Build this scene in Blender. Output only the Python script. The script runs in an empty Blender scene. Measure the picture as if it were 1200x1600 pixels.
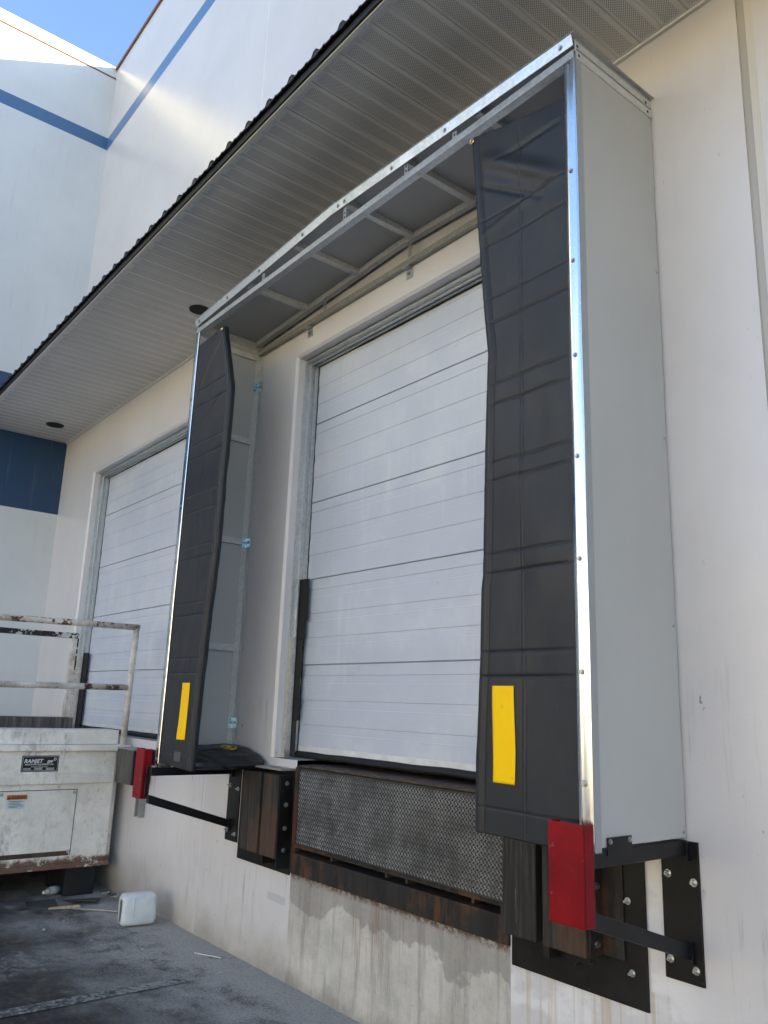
import bpy, math, random
from mathutils import Vector, noise
random.seed(7)
R = math.radians
scene = bpy.context.scene
COL = scene.collection
PI = math.pi

# ------------------------------------------------------------------ node helper
class NT:
    def __init__(s, name):
        s.m = bpy.data.materials.new(name); s.m.use_nodes = True
        s.t = s.m.node_tree; s.n = s.t.nodes; s.l = s.t.links
        s.b = s.n['Principled BSDF']
        s.co = s.n.new('ShaderNodeTexCoord').outputs['Object']
        s._sep = None
    def put(s, sock, v):
        if hasattr(v, 'is_output') or isinstance(v, bpy.types.NodeSocket): s.l.new(v, sock)
        elif isinstance(v, (tuple, list)) and len(v) == 3 and sock.type == 'RGBA': sock.default_value = (*v, 1)
        else: sock.default_value = v
    def xyz(s):
        if not s._sep:
            s._sep = s.n.new('ShaderNodeSeparateXYZ'); s.l.new(s.co, s._sep.inputs[0])
        return s._sep.outputs
    def M(s, op, a, b=None, c=None, clamp=False):
        n = s.n.new('ShaderNodeMath'); n.operation = op; n.use_clamp = clamp
        s.put(n.inputs[0], a)
        if b is not None: s.put(n.inputs[1], b)
        if c is not None: s.put(n.inputs[2], c)
        return n.outputs[0]
    def scale(s, sx, sy, sz, off=(0, 0, 0)):
        n = s.n.new('ShaderNodeMapping'); s.l.new(s.co, n.inputs[0])
        n.inputs['Scale'].default_value = (sx, sy, sz); n.inputs['Location'].default_value = off
        return n.outputs[0]
    def noise(s, sc=5, det=5, rough=.55, vec=None, dist=0):
        n = s.n.new('ShaderNodeTexNoise'); s.l.new(vec or s.co, n.inputs['Vector'])
        n.inputs['Scale'].default_value = sc; n.inputs['Detail'].default_value = det
        n.inputs['Roughness'].default_value = rough; n.inputs['Distortion'].default_value = dist
        return n.outputs['Fac']
    def vor(s, sc=5, feat='F1', vec=None, rnd=1):
        n = s.n.new('ShaderNodeTexVoronoi'); s.l.new(vec or s.co, n.inputs['Vector']); n.feature = feat
        n.inputs['Scale'].default_value = sc; n.inputs['Randomness'].default_value = rnd
        return n.outputs['Distance']
    def step(s, v, lo, hi, a=0., b=1.):
        n = s.n.new('ShaderNodeMapRange'); n.interpolation_type = 'SMOOTHSTEP'
        s.put(n.inputs['Value'], v)
        n.inputs['From Min'].default_value = lo; n.inputs['From Max'].default_value = hi
        n.inputs['To Min'].default_value = a; n.inputs['To Max'].default_value = b
        return n.outputs[0]
    def mix(s, f, a, b):
        n = s.n.new('ShaderNodeMix'); n.data_type = 'RGBA'
        s.put(n.inputs[0], f); s.put(n.inputs[6], a); s.put(n.inputs[7], b)
        return n.outputs[2]
    def mul(s, a, b): return s.M('MULTIPLY', a, b)
    def band(s, v, lo, hi, w=.002):
        return s.mul(s.step(v, lo - w, lo + w), s.step(v, hi - w, hi + w, 1., 0.))
    def out(s, col, rough=.5, metal=0., bump=None, bs=.3, bd=.01, spec=None, coat=None):
        s.put(s.b.inputs['Base Color'], col); s.put(s.b.inputs['Roughness'], rough); s.put(s.b.inputs['Metallic'], metal)
        if spec is not None: s.b.inputs['Specular IOR Level'].default_value = spec
        if coat: s.b.inputs['Coat Weight'].default_value = coat; s.b.inputs['Coat Roughness'].default_value = .15
        if bump is not None:
            n = s.n.new('ShaderNodeBump'); s.l.new(bump, n.inputs['Height'])
            n.inputs['Strength'].default_value = bs; n.inputs['Distance'].default_value = bd
            s.l.new(n.outputs[0], s.b.inputs['Normal'])
        return s.m

def plain(name, c, rough=.5, metal=0., var=.12, sc=8, bs=.1, spec=None, coat=None, bd=.003):
    t = NT(name); f = t.noise(sc, 6, .6)
    col = t.mix(t.step(f, .3, .7), tuple(x * (1 - var) for x in c), tuple(min(1, x * (1 + var)) for x in c))
    r = t.step(f, .3, .7, max(.02, rough - .06), min(1, rough + .08))
    return t.out(col, r, metal, t.noise(sc * 6, 4, .6), bs, bd, spec, coat)

MT = {}
# ---- painted tilt-up wall, main building
def rust_runs(t, base, right):
    x, y, z = t.xyz()
    rs = t.noise(1, 4, .6, t.scale(34, 34, .9, (3, 0, 0))); rl = t.noise(1, 2, .5, t.scale(5, 5, .01, (7, 0, 0)))
    rlen = t.M('SUBTRACT', .50 if right else .56, t.M('MULTIPLY', rl, .75))
    rm = t.mul(t.step(t.M('SUBTRACT', z, rlen), -.05, .28), t.step(z, .575, .585, 1., 0.))
    lowf = t.step(t.noise(1, 3, .6, t.scale(1.7, 1.7, .5, (2, 0, 5))), .42, .60)
    m = t.mul(t.step(rs, .50, .66), rm)
    if right: m = t.mul(m, t.band(x, -.86, -.14, .02))
    else: m = t.mul(m, lowf)
    return t.mix(t.mul(m, .45 if right else .75), base, (.42, .29, .12) if right else (.20, .105, .045))
def wall_mat():
    t = NT('painted_wall'); x, y, z = t.xyz()
    big = t.noise(.9, 5, .6)
    base = t.mix(t.step(big, .3, .7), (.60, .585, .60), (.665, .65, .665))
    roller = t.noise(1, 4, .6, t.scale(7, 7, .6))
    base = t.mix(t.mul(t.step(roller, .5, .75), .10), base, (.50, .47, .44))
    base = t.mix(t.band(z, 8.60, 8.80), base, (.075, .17, .36))
    low = t.step(z, 1.4, 1.9, 1., 0.)
    st = t.noise(1, 6, .65, t.scale(26, 26, 1.6)); st2 = t.noise(3, 5, .65, t.scale(1, 1, .5))
    base = t.mix(t.mul(t.mul(t.step(st, .52, .68), t.step(st2, .45, .66)), t.mul(low, .6)), base, (.25, .235, .22))
    sp = t.noise(30, 3, .6, t.scale(1, 1, .45)); spm = t.noise(2.2, 3, .6)
    base = t.mix(t.mul(t.mul(t.step(sp, .655, .70), t.step(spm, .47, .58)), t.mul(t.step(z, 1.4, 2.4, .85, .25), .85)), base, (.10, .10, .10))
    gz = t.M('ADD', z, t.M('MULTIPLY', t.M('SUBTRACT', t.noise(3, 6, .7), .5), .5))
    base = t.mix(t.step(gz, -.05, .42, .75, 0.), base, (.36, .33, .27))
    base = t.mix(t.step(gz, -.18, .12, .8, 0.), base, (.19, .17, .15))
    fresh = t.mul(t.mul(t.band(x, -.95, -.02, .10), t.band(z, .34, 1.02, .06)), t.step(t.noise(1, 5, .6, t.scale(3.5, 3.5, 6)), .44, .56))
    base = t.mix(t.mul(fresh, .7), base, (.78, .78, .80))
    base = rust_runs(t, base, True)
    fill = t.mul(t.band(x, -2.80, -2.60, .01), t.band(t.M('ADD', z, t.M('MULTIPLY', t.noise(12), .02)), .40, .445, .005))
    base = t.mix(t.mul(fill, .5), base, (.42, .42, .43))
    base = t.mix(t.band(x, .402, .432, .003), base, (.42, .40, .37))
    base = t.mix(t.mul(t.band(x, .435, .466, .004), .8), base, (.60, .575, .52))
    base = t.mix(t.mul(t.band(x, -3.752, -3.708, .005), t.step(z, 3, 5, .22, .45)), base, (.78, .78, .79))
    return t.out(base, .29, 0, t.M('ADD', t.M('MULTIPLY', t.noise(70, 4, .6), .4), big), .22, .008, spec=.55)
def patch_mat():
    t = NT('bare_concrete'); x, y, z = t.xyz()
    cn = t.noise(4, 10, .72); cs = t.noise(1, 7, .7, t.scale(16, 16, 1.1)); cg = t.noise(1, 8, .8, t.scale(60, 60, 11)); cf = t.noise(40, 6, .7)
    conc = t.mix(t.step(cn, .34, .66), (.41, .395, .36), (.56, .54, .50))
    conc = t.mix(t.mul(t.step(cs, .48, .64), .5), conc, (.21, .195, .17))
    conc = t.mix(t.mul(t.step(cg, .52, .64), .55), conc, (.56, .55, .51))
    conc = t.mix(t.mul(t.step(cf, .56, .72), .5), conc, (.14, .13, .12))
    dz = t.M('ADD', z, t.M('MULTIPLY', t.M('SUBTRACT', t.noise(2.3, 5, .6), .5), .55))
    conc = t.mix(t.mul(t.step(dz, .425, .445), .5), conc, (.17, .155, .14))
    gz = t.M('ADD', z, t.M('MULTIPLY', t.M('SUBTRACT', t.noise(5, 6, .7), .5), .3))
    conc = t.mix(t.step(gz, -.05, .12, .7, 0.), conc, (.17, .155, .13))
    conc = rust_runs(t, conc, False)
    rim = t.mul(t.step(t.M('ADD', z, t.M('MULTIPLY', t.noise(22, 5, .75), .08)), .575, .61), t.step(t.noise(38, 5, .75), .40, .52))
    conc = t.mix(t.mul(rim, .85), conc, (.085, .035, .014))
    return t.out(conc, .8, 0, t.M('ADD', cg, cf), .3, .004)
MT['conc_patch'] = patch_mat()
MT['wall'] = wall_mat()
def wing_mat():
    t = NT('painted_wing_wall'); x, y, z = t.xyz()
    base = t.mix(t.step(t.noise(.7, 5, .6), .3, .7), (.56, .585, .60), (.625, .65, .665))
    base = t.mix(t.band(z, 3.61, 5.20), base, (.010, .045, .115))
    base = t.mix(t.band(z, 8.62, 8.80), base, (.05, .13, .27))
    base = t.mix(t.mul(t.step(t.noise(1, 6, .65, t.scale(20, 20, 1.4)), .55, .7), .12), base, (.3, .3, .3))
    return t.out(base, .42, 0, t.noise(60, 4, .6), .12, .006)
MT['wing'] = wing_mat()
MT['cream'] = plain('cream_wall', (.68, .65, .56), .6)
MT['coping'] = plain('coping_paint', (.62, .62, .63), .4)
MT['flash'] = plain('brown_flashing', (.16, .07, .05), .5)
def soffit_mat():
    t = NT('soffit_paint'); x, y, z = t.xyz()
    p = .0092
    def dots(ox, oy):
        fx = t.M('SUBTRACT', t.M('FRACT', t.M('ADD', t.M('DIVIDE', x, p * 1.2), ox)), .5)
        fy = t.M('SUBTRACT', t.M('FRACT', t.M('ADD', t.M('DIVIDE', y, p * 1.6), oy)), .5)
        a = t.M('ADD', t.M('POWER', t.M('MULTIPLY', fx, 1.0), 2), t.M('POWER', t.M('MULTIPLY', fy, 1.35), 2))
        return t.step(a, .035, .08, 1., 0.)
    d = t.M('MAXIMUM', dots(0, 0), dots(.5, .5))
    u = t.M('FRACT', t.M('DIVIDE', t.M('ADD', x, 8.06 + 11.8), .118))
    d = t.mul(d, t.band(u, .20, .84, .01))
    d = t.mul(d, t.band(y, -1.00, -.035, .003))
    base = t.mix(t.step(t.noise(1.5, 5, .6), .3, .7), (.66, .645, .61), (.72, .705, .67))
    dirt = t.mul(t.step(t.noise(60, 5, .7), .60, .68), t.step(t.noise(1.4, 2, .5), .56, .66))
    base = t.mix(t.mul(dirt, .4), base, (.12, .11, .10))
    return t.out(t.mix(t.mul(d, .85), base, (.03, .03, .03)), .5, 0, None)
MT['soffit'] = soffit_mat()
MT['black_roof'] = plain('dark_roof_metal', (.006, .0065, .008), .6, 0)
MT['black'] = plain('cavity_shade_black', (.008, .008, .008), .8)  # flat black standing for the shade inside holes, slots and downlights
MT['can'] = plain('downlight_can', (.015, .015, .015), .7)
def galv(name, c, rough, wear=.25, met=.75):
    t = NT(name)
    a = t.noise(9, 6, .7); v = t.vor(55)
    col = t.mix(t.step(v, .2, .8), tuple(k * .86 for k in c), c)
    col = t.mix(t.mul(t.step(a, .52, .72), wear), col, (.24, .235, .22))
    return t.out(col, t.step(a, .3, .7, rough - .06, rough + .14), met, t.noise(30, 3, .6), .06, .002)
MT['galv'] = galv('galvanised_steel', (.56, .58, .60), .36)
MT['galv_old'] = galv('weathered_galvanised', (.36, .355, .34), .5, .6, .4)
MT['galv_in'] = galv('galvanised_angle', (.60, .61, .61), .45, .2, .15)
MT['zinc'] = plain('zinc_bracket', (.50, .68, .76), .3, .7)
def trim():
    t = NT('bright_aluminium_trim')
    a = t.noise(3.5, 3, .5, t.scale(1, 1, .55)); s = t.noise(60, 4, .7, t.scale(1, 1, .2))
    col = t.mix(t.step(s, .4, .7), (.80, .81, .83), (.70, .71, .72))
    return t.out(col, t.step(s, .3, .7, .16, .28), 1, a, .07, .03)
MT['trim'] = trim()
MT['screw'] = plain('screw_steel', (.42, .42, .43), .35, .9)
MT['bolt'] = plain('zinc_bolt', (.55, .57, .58), .3, .9)
def panel():
    t = NT('grey_fibreglass_panel')
    base = t.mix(t.step(t.noise(1.1, 5, .6), .3, .7), (.44, .445, .44), (.49, .49, .48))
    sm = t.mul(t.step(t.noise(1, 7, .7, t.scale(9, 9, .9)), .50, .68), .16)
    return t.out(t.mix(sm, base, (.5, .5, .5)), t.step(t.noise(3), .3, .7, .42, .52), 0, t.noise(2.2, 4, .6), .22, .02)
MT['panel'] = panel()
MT['panel_in'] = plain('inner_panel', (.34, .345, .35), .5, 0, .06, 2)
def vinyl(name, c, rough=.42):
    t = NT(name)
    f = t.noise(3, 6, .65)
    col = t.mix(t.step(f, .35, .7), c, tuple(k * 1.3 for k in c))
    dust = t.mul(t.step(t.noise(1, 6, .7, t.scale(6, 6, 2)), .56, .74), .35)
    col = t.mix(dust, col, tuple(k * 2.3 for k in c))
    scr = t.mul(t.step(t.noise(1, 5, .7, t.scale(18, 18, 90, (2, 1, 0))), .63, .70), t.step(t.noise(2.6, 3, .6), .48, .60))
    col = t.mix(t.mul(scr, .5), col, tuple(k * 3.2 for k in c))
    col = t.mix(t.mul(t.step(t.noise(34, 4, .7), .66, .72), .35), col, tuple(k * 3.5 for k in c))
    weave = t.noise(260, 2, .5)
    crum = t.noise(7, 5, .62, t.scale(1, 1, .8))
    b = t.M('ADD', t.M('MULTIPLY', weave, .03), t.M('MULTIPLY', crum, .45))
    return t.out(col, t.step(f, .3, .7, rough + .02, rough + .16), 0, b, .3, .008, spec=.4)
MT['vinyl'] = vinyl('charcoal_vinyl', (.014, .0155, .020))
MT['pad'] = vinyl('black_pad_vinyl', (.008, .009, .011), .32)
def tape():
    t = NT('yellow_tape'); f = t.noise(5, 4, .6)
    col = t.mix(t.step(f, .3, .7), (1, .56, 0), (1, .64, 0))
    col = t.mix(t.mul(t.step(t.noise(28, 6, .75), .60, .68), .35), col, (.45, .26, .03))
    return t.out(col, .5, 0, f, .15, .004, spec=.2)
MT['yellow'] = tape()
MT['emblem'] = plain('yellow_print', (.62, .47, .03), .5)
def door():
    t = NT('white_door_paint'); x, y, z = t.xyz(); sm = t.noise(2.4, 7, .7)
    base = t.mix(t.step(t.noise(1.2, 5, .6), .3, .7), (.50, .545, .635), (.57, .61, .70))
    st = t.noise(1, 6, .7, t.scale(22, 22, 1.0)); m = t.noise(1.3, 3, .6)
    base = t.mix(t.mul(t.mul(t.step(st, .5, .7), t.step(m, .45, .65)), .4), base, (.80, .80, .80))
    base = t.mix(t.mul(t.step(sm, .50, .66), .2), base, (.70, .71, .72))
    gr = t.mul(t.step(t.noise(16, 7, .7), .57, .68), t.step(t.noise(1.7, 2, .5), .58, .70))
    base = t.mix(t.mul(gr, .35), base, (.42, .40, .36))
    return t.out(base, t.step(st, .3, .7, .28, .42), 0, t.noise(1, 4, .6, t.scale(2.2, 2.2, 7)), .25, .012)
MT['door'] = door()
MT['door_line'] = plain('door_joint_line', (.17, .18, .20), .6)
MT['rubber'] = plain('black_rubber', (.007, .007, .008), .65)
MT['steel_guard'] = galv('worn_steel_guard', (.62, .60, .55), .3, .3)
def black_steel():
    t = NT('black_steel'); x, y, z = t.xyz()
    f = t.noise(5, 6, .65)
    col = t.mix(t.step(f, .35, .7), (.0035, .0035, .004), (.011, .011, .0115))
    col = t.mix(t.mul(t.step(t.noise(24, 6, .7), .64, .72), .5), col, (.10, .055, .03))
    return t.out(col, t.step(f, .3, .7, .38, .58), .0, t.noise(40, 4, .6), .12, .003, spec=.3)
MT['black_steel'] = black_steel()
MT['arm'] = plain('black_powdercoat', (.0055, .006, .0085), .42, 0, .15, 6, .06, .35)
def red():
    t = NT('red_guard_paint')
    f = t.noise(7, 6, .65)
    col = t.mix(t.step(f, .35, .7), (.175, .001, .006), (.25, .002, .009))
    col = t.mix(t.mul(t.step(t.noise(18, 6, .7), .64, .68), .5), col, (.40, .12, .12))
    col = t.mix(t.mul(t.step(t.noise(1, 5, .7, t.scale(9, 9, 3)), .52, .68), .5), col, (.07, .004, .006))
    return t.out(col, t.step(f, .3, .7, .38, .52), 0, t.noise(30, 4, .6), .1, .003, spec=.2)
MT['red'] = red()
def rusty(name, dark, rust, lo=.47, hi=.62, rough=.68):
    t = NT(name)
    v = t.noise(1, 7, .68, t.scale(14, 14, 3)); w = t.noise(3.5, 6, .65)
    col = t.mix(t.step(v, .35, .65), dark, tuple(k * 2.4 for k in dark))
    m = t.mul(t.step(w, lo, hi), t.step(v, .38, .58))
    col = t.mix(m, col, rust)
    col = t.mix(t.mul(t.step(t.noise(22, 6, .7), .63, .7), .6), col, tuple(k * 1.5 for k in rust))
    return t.out(col, rough, .2, t.noise(28, 6, .7), .35, .004)
MT['rusty'] = rusty('rusty_black_steel', (.009, .0085, .0085), (.085, .036, .015))
MT['rust'] = rusty('heavy_rust', (.035, .026, .021), (.10, .052, .030), .45, .62)
def wood(name, a, b, rust):
    t = NT(name)
    g = t.noise(1, 7, .7, t.scale(40, 40, 2.0)); w = t.noise(1, 5, .6, t.scale(4.5, 4.5, 1.6))
    col = t.mix(t.step(g, .42, .62), a, b)
    col = t.mix(t.mul(t.step(w, .50, .62), .75), col, rust)
    col = t.mix(t.mul(t.step(t.noise(1, 5, .7, t.scale(60, 60, 2.6, (4, 0, 0))), .63, .68), .7), col, (.16, .135, .11))
    return t.out(col, .72, 0, g, .5, .006)
MT['wood'] = wood('grimy_timber', (.010, .009, .008), (.042, .035, .029), (.075, .038, .020))
MT['wood_grey'] = wood('grey_timber', (.045, .043, .04), (.13, .125, .115), (.07, .065, .06))
MT['wood_pale'] = wood('pale_timber', (.34, .25, .17), (.46, .35, .25), (.3, .2, .13))
def tread():
    t = NT('tread_plate_steel'); x, y, z = t.xyz()
    f = t.noise(3, 7, .7); g = t.noise(24, 5, .7)
    col = t.mix(t.step(f, .30, .70), (.035, .035, .034), (.075, .074, .071))
    col = t.mix(t.mul(t.step(g, .55, .7), .4), col, (.06, .042, .030))
    return t.out(col, t.step(f, .3, .7, .35, .6), .55, g, .2, .002)
MT['tread'] = tread()
def lugm():
    t = NT('worn_lug_steel'); f = t.noise(5, 6, .7)
    col = t.mix(t.step(f, .32, .66), (.10, .10, .097), (.34, .34, .33))
    return t.out(col, .4, .6, None)
MT['lug'] = lugm()
def compactor():
    t = NT('dirty_white_paint'); x, y, z = t.xyz()
    f = t.noise(2.2, 9, .72)
    col = t.mix(t.step(f, .3, .66), (.64, .61, .55), (.85, .83, .78))
    sc = t.noise(1, 9, .8, t.scale(10, 10, 5, (1, 2, 0)), .35)
    col = t.mix(t.mul(t.mul(t.step(sc, .46, .64), t.step(t.noise(1.9, 4, .6), .40, .60)), .75), col, (.27, .26, .235))
    gr = t.noise(38, 7, .75); gm = t.noise(2.6, 4, .6)
    col = t.mix(t.mul(t.mul(t.step(gr, .54, .66), t.step(gm, .46, .62)), .5), col, (.10, .095, .085))
    sw = t.noise(1.5, 4, .6, t.scale(2.6, 2.6, 1.2), 3.2)
    col = t.mix(t.mul(t.band(sw, .50, .515, .004), .35), col, (.80, .79, .74))
    rz = t.M('ADD', z, t.M('MULTIPLY', t.M('SUBTRACT', t.noise(9, 6, .7), .5), .16))
    col = t.mix(t.mul(t.mul(t.step(rz, .27, .31, 1., 0.), t.step(t.noise(7, 5, .7), .40, .46)), .95), col, (.12, .05, .022))
    col = t.mix(t.mul(t.step(t.noise(13, 8, .78), .655, .675), .85), col, (.20, .085, .03))
    return t.out(col, t.step(f, .3, .7, .45, .7), 0, t.M('ADD', gr, f), .3, .004)
MT['compactor'] = compactor()
def rail(name, amount):
    t = NT(name)
    f = t.noise(5, 8, .72)
    col = t.mix(t.step(f, .3, .65), (.34, .27, .21), (.74, .71, .66))
    r = t.noise(9, 7, .72, t.scale(1, .55, .55))
    col = t.mix(t.step(r, amount, amount + .03), col, (.12, .058, .028))
    col = t.mix(t.step(r, amount + .07, amount + .08), col, (.03, .02, .016))
    return t.out(col, .55, 0, r, .5, .004)
MT['rail'] = rail('chipped_white_rail', .64)
MT['rail_rusty'] = rail('rusty_white_rail', .55)
def railblack():
    t = NT('peeling_black_rail'); r = t.noise(6, 7, .72)
    col = t.mix(t.step(r, .56, .575), (.012, .012, .012), (.60, .61, .60))
    return t.out(col, .5, 0, r, .5, .004)
MT['rail_black'] = railblack()
MT['sticker_black'] = plain('sticker_black', (.006, .006, .007), .35)
MT['sticker_white'] = plain('sticker_white', (.66, .67, .68), .4)
MT['sticker_orange'] = plain('sticker_orange', (.50, .13, .02), .5)
MT['sticker_blue'] = plain('sticker_pale_blue', (.50, .62, .68), .45)
MT['sticker_text'] = plain('sticker_text', (.10, .13, .16), .5)
MT['tank'] = plain('dark_skid_steel', (.006, .007, .010), .6)
def asphalt():
    t = NT('asphalt'); x, y, z = t.xyz()
    g = t.noise(90, 5, .75); b = t.noise(1.6, 9, .72); c = t.noise(5, 7, .7)
    col = t.mix(t.step(g, .35, .7), (.009, .0092, .009), (.033, .033, .032))
    col = t.mix(t.mul(t.step(b, .45, .62), .5), col, (.05, .049, .047))
    # pale dust gathered at the wall foot and in patches
    yy = t.M('ADD', y, t.M('MULTIPLY', t.M('SUBTRACT', t.noise(1.3, 7, .68), .5), 1.9))
    dm = t.mul(t.step(yy, -1.25, -.25), t.step(t.M('ADD', t.M('MULTIPLY', c, .6), t.M('ADD', t.M('MULTIPLY', g, .4), t.step(y, -.45, -.05, 0., .09))), .38, .55))
    grit = t.step(t.noise(60, 6, .8), .35, .62)
    col = t.mix(t.mul(dm, t.M('ADD', t.M('MULTIPLY', grit, .35), .62)), col, (.45, .43, .40))
    d2 = t.mul(t.step(b, .52, .60), t.step(t.noise(14, 7, .75), .46, .60))
    col = t.mix(t.mul(d2, .65), col, (.24, .235, .22))
    # worn pale smear left of the line
    s3 = t.mul(t.band(t.M('ADD', x, t.M('MULTIPLY', t.noise(2.5, 5, .7), .9)), -3.35, -2.98, .12), t.mul(t.step(t.noise(20, 7, .75), .48, .60), t.step(y, -.85, -1.0)))
    col = t.mix(t.mul(s3, .7), col, (.26, .26, .25))
    # coarse sunlit yard far off is concrete
    col = t.mix(t.step(y, -9, -10), col, (.40, .39, .35))
    st = t.vor(120); col = t.mix(t.mul(t.step(st, .10, .16, 1., 0.), t.mul(t.step(t.noise(55, 2, .5), .52, .56), .8)), col, (.30, .29, .27))
    cr = t.vor(1.3, 'DISTANCE_TO_EDGE', None); col = t.mix(t.mul(t.step(t.M('ADD', cr, t.M('MULTIPLY', t.M('SUBTRACT', t.noise(9, 6, .7), .5), .03)), -.004, .004, 1., 0.), .3), col, (.012, .012, .012))
    wet = t.step(c, .4, .6, .5, .9)
    return t.out(col, wet, 0, t.M('ADD', g, t.M('MULTIPLY', c, 1.5)), .5, .006)
MT['asphalt'] = asphalt()
def linem():
    t = NT('worn_line_paint')
    w = t.noise(26, 8, .8); b = t.noise(4, 5, .65)
    col = t.mix(t.step(t.M('ADD', w, t.M('MULTIPLY', b, .35)), .60, .74), (.035, .035, .034), (.30, .295, .27))
    return t.out(col, .7, 0, w, .3, .003)
MT['line'] = linem()
def jugm():
    t = NT('milky_plastic'); x, y, z = t.xyz()
    f = t.noise(8, 5, .6)
    col = t.mix(t.step(f, .3, .7), (.55, .59, .62), (.68, .71, .73))
    t.b.inputs['Subsurface Weight'].default_value = .2
    t.b.inputs['Subsurface Radius'].default_value = (.02, .02, .02)
    return t.out(col, .3, 0, f, .15, .006)
MT['jug'] = jugm()
MT['jug_dark'] = plain('dark_label_band', (.10, .11, .12), .4)
MT['card'] = plain('damp_cardboard', (.055, .056, .055), .85, 0, .3, 14, .4)
MT['paper'] = plain('paper_scrap', (.45, .45, .43), .8)
MT['conc'] = plain('dock_concrete', (.26, .26, .25), .75, 0, .3, 6, .3)
MT['brass'] = plain('brass_grommet', (.62, .50, .22), .3, .9)
MT['clear_white'] = plain('white_plastic_cap', (.62, .60, .52), .4)

# ------------------------------------------------------------------ mesh builder
class MB:
    def __init__(s): s.v = []; s.f = []
    def add(s, vs, fs):
        o = len(s.v); s.v += [tuple(v) for v in vs]; s.f += [tuple(i + o for i in f) for f in fs]; return s
    def box(s, x0, x1, y0, y1, z0, z1):
        return s.add([(x0, y0, z0), (x1, y0, z0), (x1, y1, z0), (x0, y1, z0), (x0, y0, z1), (x1, y0, z1), (x1, y1, z1), (x0, y1, z1)],
                     [(0, 3, 2, 1), (4, 5, 6, 7), (0, 1, 5, 4), (1, 2, 6, 5), (2, 3, 7, 6), (3, 0, 4, 7)])
    def hexa(s, p):   # 8 points, same order as box
        return s.add(p, [(0, 3, 2, 1), (4, 5, 6, 7), (0, 1, 5, 4), (1, 2, 6, 5), (2, 3, 7, 6), (3, 0, 4, 7)])
    def quad(s, a, b, c, d): return s.add([a, b, c, d], [(0, 1, 2, 3)])
    def tube(s, p0, p1, r0, r1=None, n=14, caps=True):
        r1 = r0 if r1 is None else r1
        p0 = Vector(p0); p1 = Vector(p1); d = (p1 - p0).normalized()
        a = d.orthogonal().normalized(); b = d.cross(a)
        vs = []
        for p, r in ((p0, r0), (p1, r1)):
            for i in range(n):
                t = 2 * PI * i / n; vs.append(p + a * math.cos(t) * r + b * math.sin(t) * r)
        fs = [(i, (i + 1) % n, n + (i + 1) % n, n + i) for i in range(n)]
        if caps: fs += [tuple(range(n - 1, -1, -1)), tuple(range(n, 2 * n))]
        return s.add(vs, fs)
    def path(s, pts, r, n=12):
        pts = [Vector(p) for p in pts]; vs = []; m = len(pts)
        ref = None
        for i, p in enumerate(pts):
            d = (pts[min(i + 1, m - 1)] - pts[max(i - 1, 0)]).normalized()
            a = d.orthogonal().normalized() if ref is None else (ref - d * ref.dot(d)).normalized()
            ref = a; b = d.cross(a)
            for k in range(n):
                t = 2 * PI * k / n; vs.append(p + a * math.cos(t) * r + b * math.sin(t) * r)
        fs = [(i * n + k, i * n + (k + 1) % n, (i + 1) * n + (k + 1) % n, (i + 1) * n + k) for i in range(m - 1) for k in range(n)]
        fs += [tuple(range(n - 1, -1, -1)), tuple(range((m - 1) * n, m * n))]
        return s.add(vs, fs)
    def grid(s, fn, nu, nv):
        vs = [fn(i / nu, j / nv) for j in range(nv + 1) for i in range(nu + 1)]
        fs = [(j * (nu + 1) + i, j * (nu + 1) + i + 1, (j + 1) * (nu + 1) + i + 1, (j + 1) * (nu + 1) + i) for j in range(nv) for i in range(nu)]
        return s.add(vs, fs)
    def build(s, name, mat, parent=None, bevel=0, smooth=False, solid=0, seg=2, label=None):
        org = Vector(parent['_w']) if parent is not None else Vector((0, 0, 0))
        me = bpy.data.meshes.new(name)
        me.from_pydata([tuple(Vector(v) - org) for v in s.v], [], s.f); me.update()
        me.materials.append(MT[mat])
        if smooth: me.polygons.foreach_set('use_smooth', [True] * len(me.polygons))
        o = bpy.data.objects.new(name, me); COL.objects.link(o)
        if parent is not None: o.parent = parent; o['_w'] = parent['_w']
        if solid:
            m = o.modifiers.new('s', 'SOLIDIFY'); m.thickness = solid; m.offset = 0
        if bevel:
            m = o.modifiers.new('b', 'BEVEL'); m.width = bevel; m.segments = seg; m.limit_method = 'ANGLE'; m.angle_limit = R(40)
        if label: o['label'] = label
        return o

def thing(name, label, cat, loc=(0, 0, 0), group=None):
    o = bpy.data.objects.new(name, None); COL.objects.link(o); o.empty_display_size = .1
    o.location = loc; o['_w'] = tuple(loc); o['label'] = label; o['category'] = cat
    if group: o['group'] = group
    return o
def tag(o, label, cat, group=None):
    o['label'] = label; o['category'] = cat
    if group: o['group'] = group
    return o
def solo(mb, name, mat, loc, label, cat, group=None, **k):
    """one-mesh top-level thing whose origin is at loc"""
    mb.v = [tuple(Vector(v) - Vector(loc)) for v in mb.v]
    o = mb.build(name, mat, None, **k); o.location = loc
    return tag(o, label, cat, group)

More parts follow.
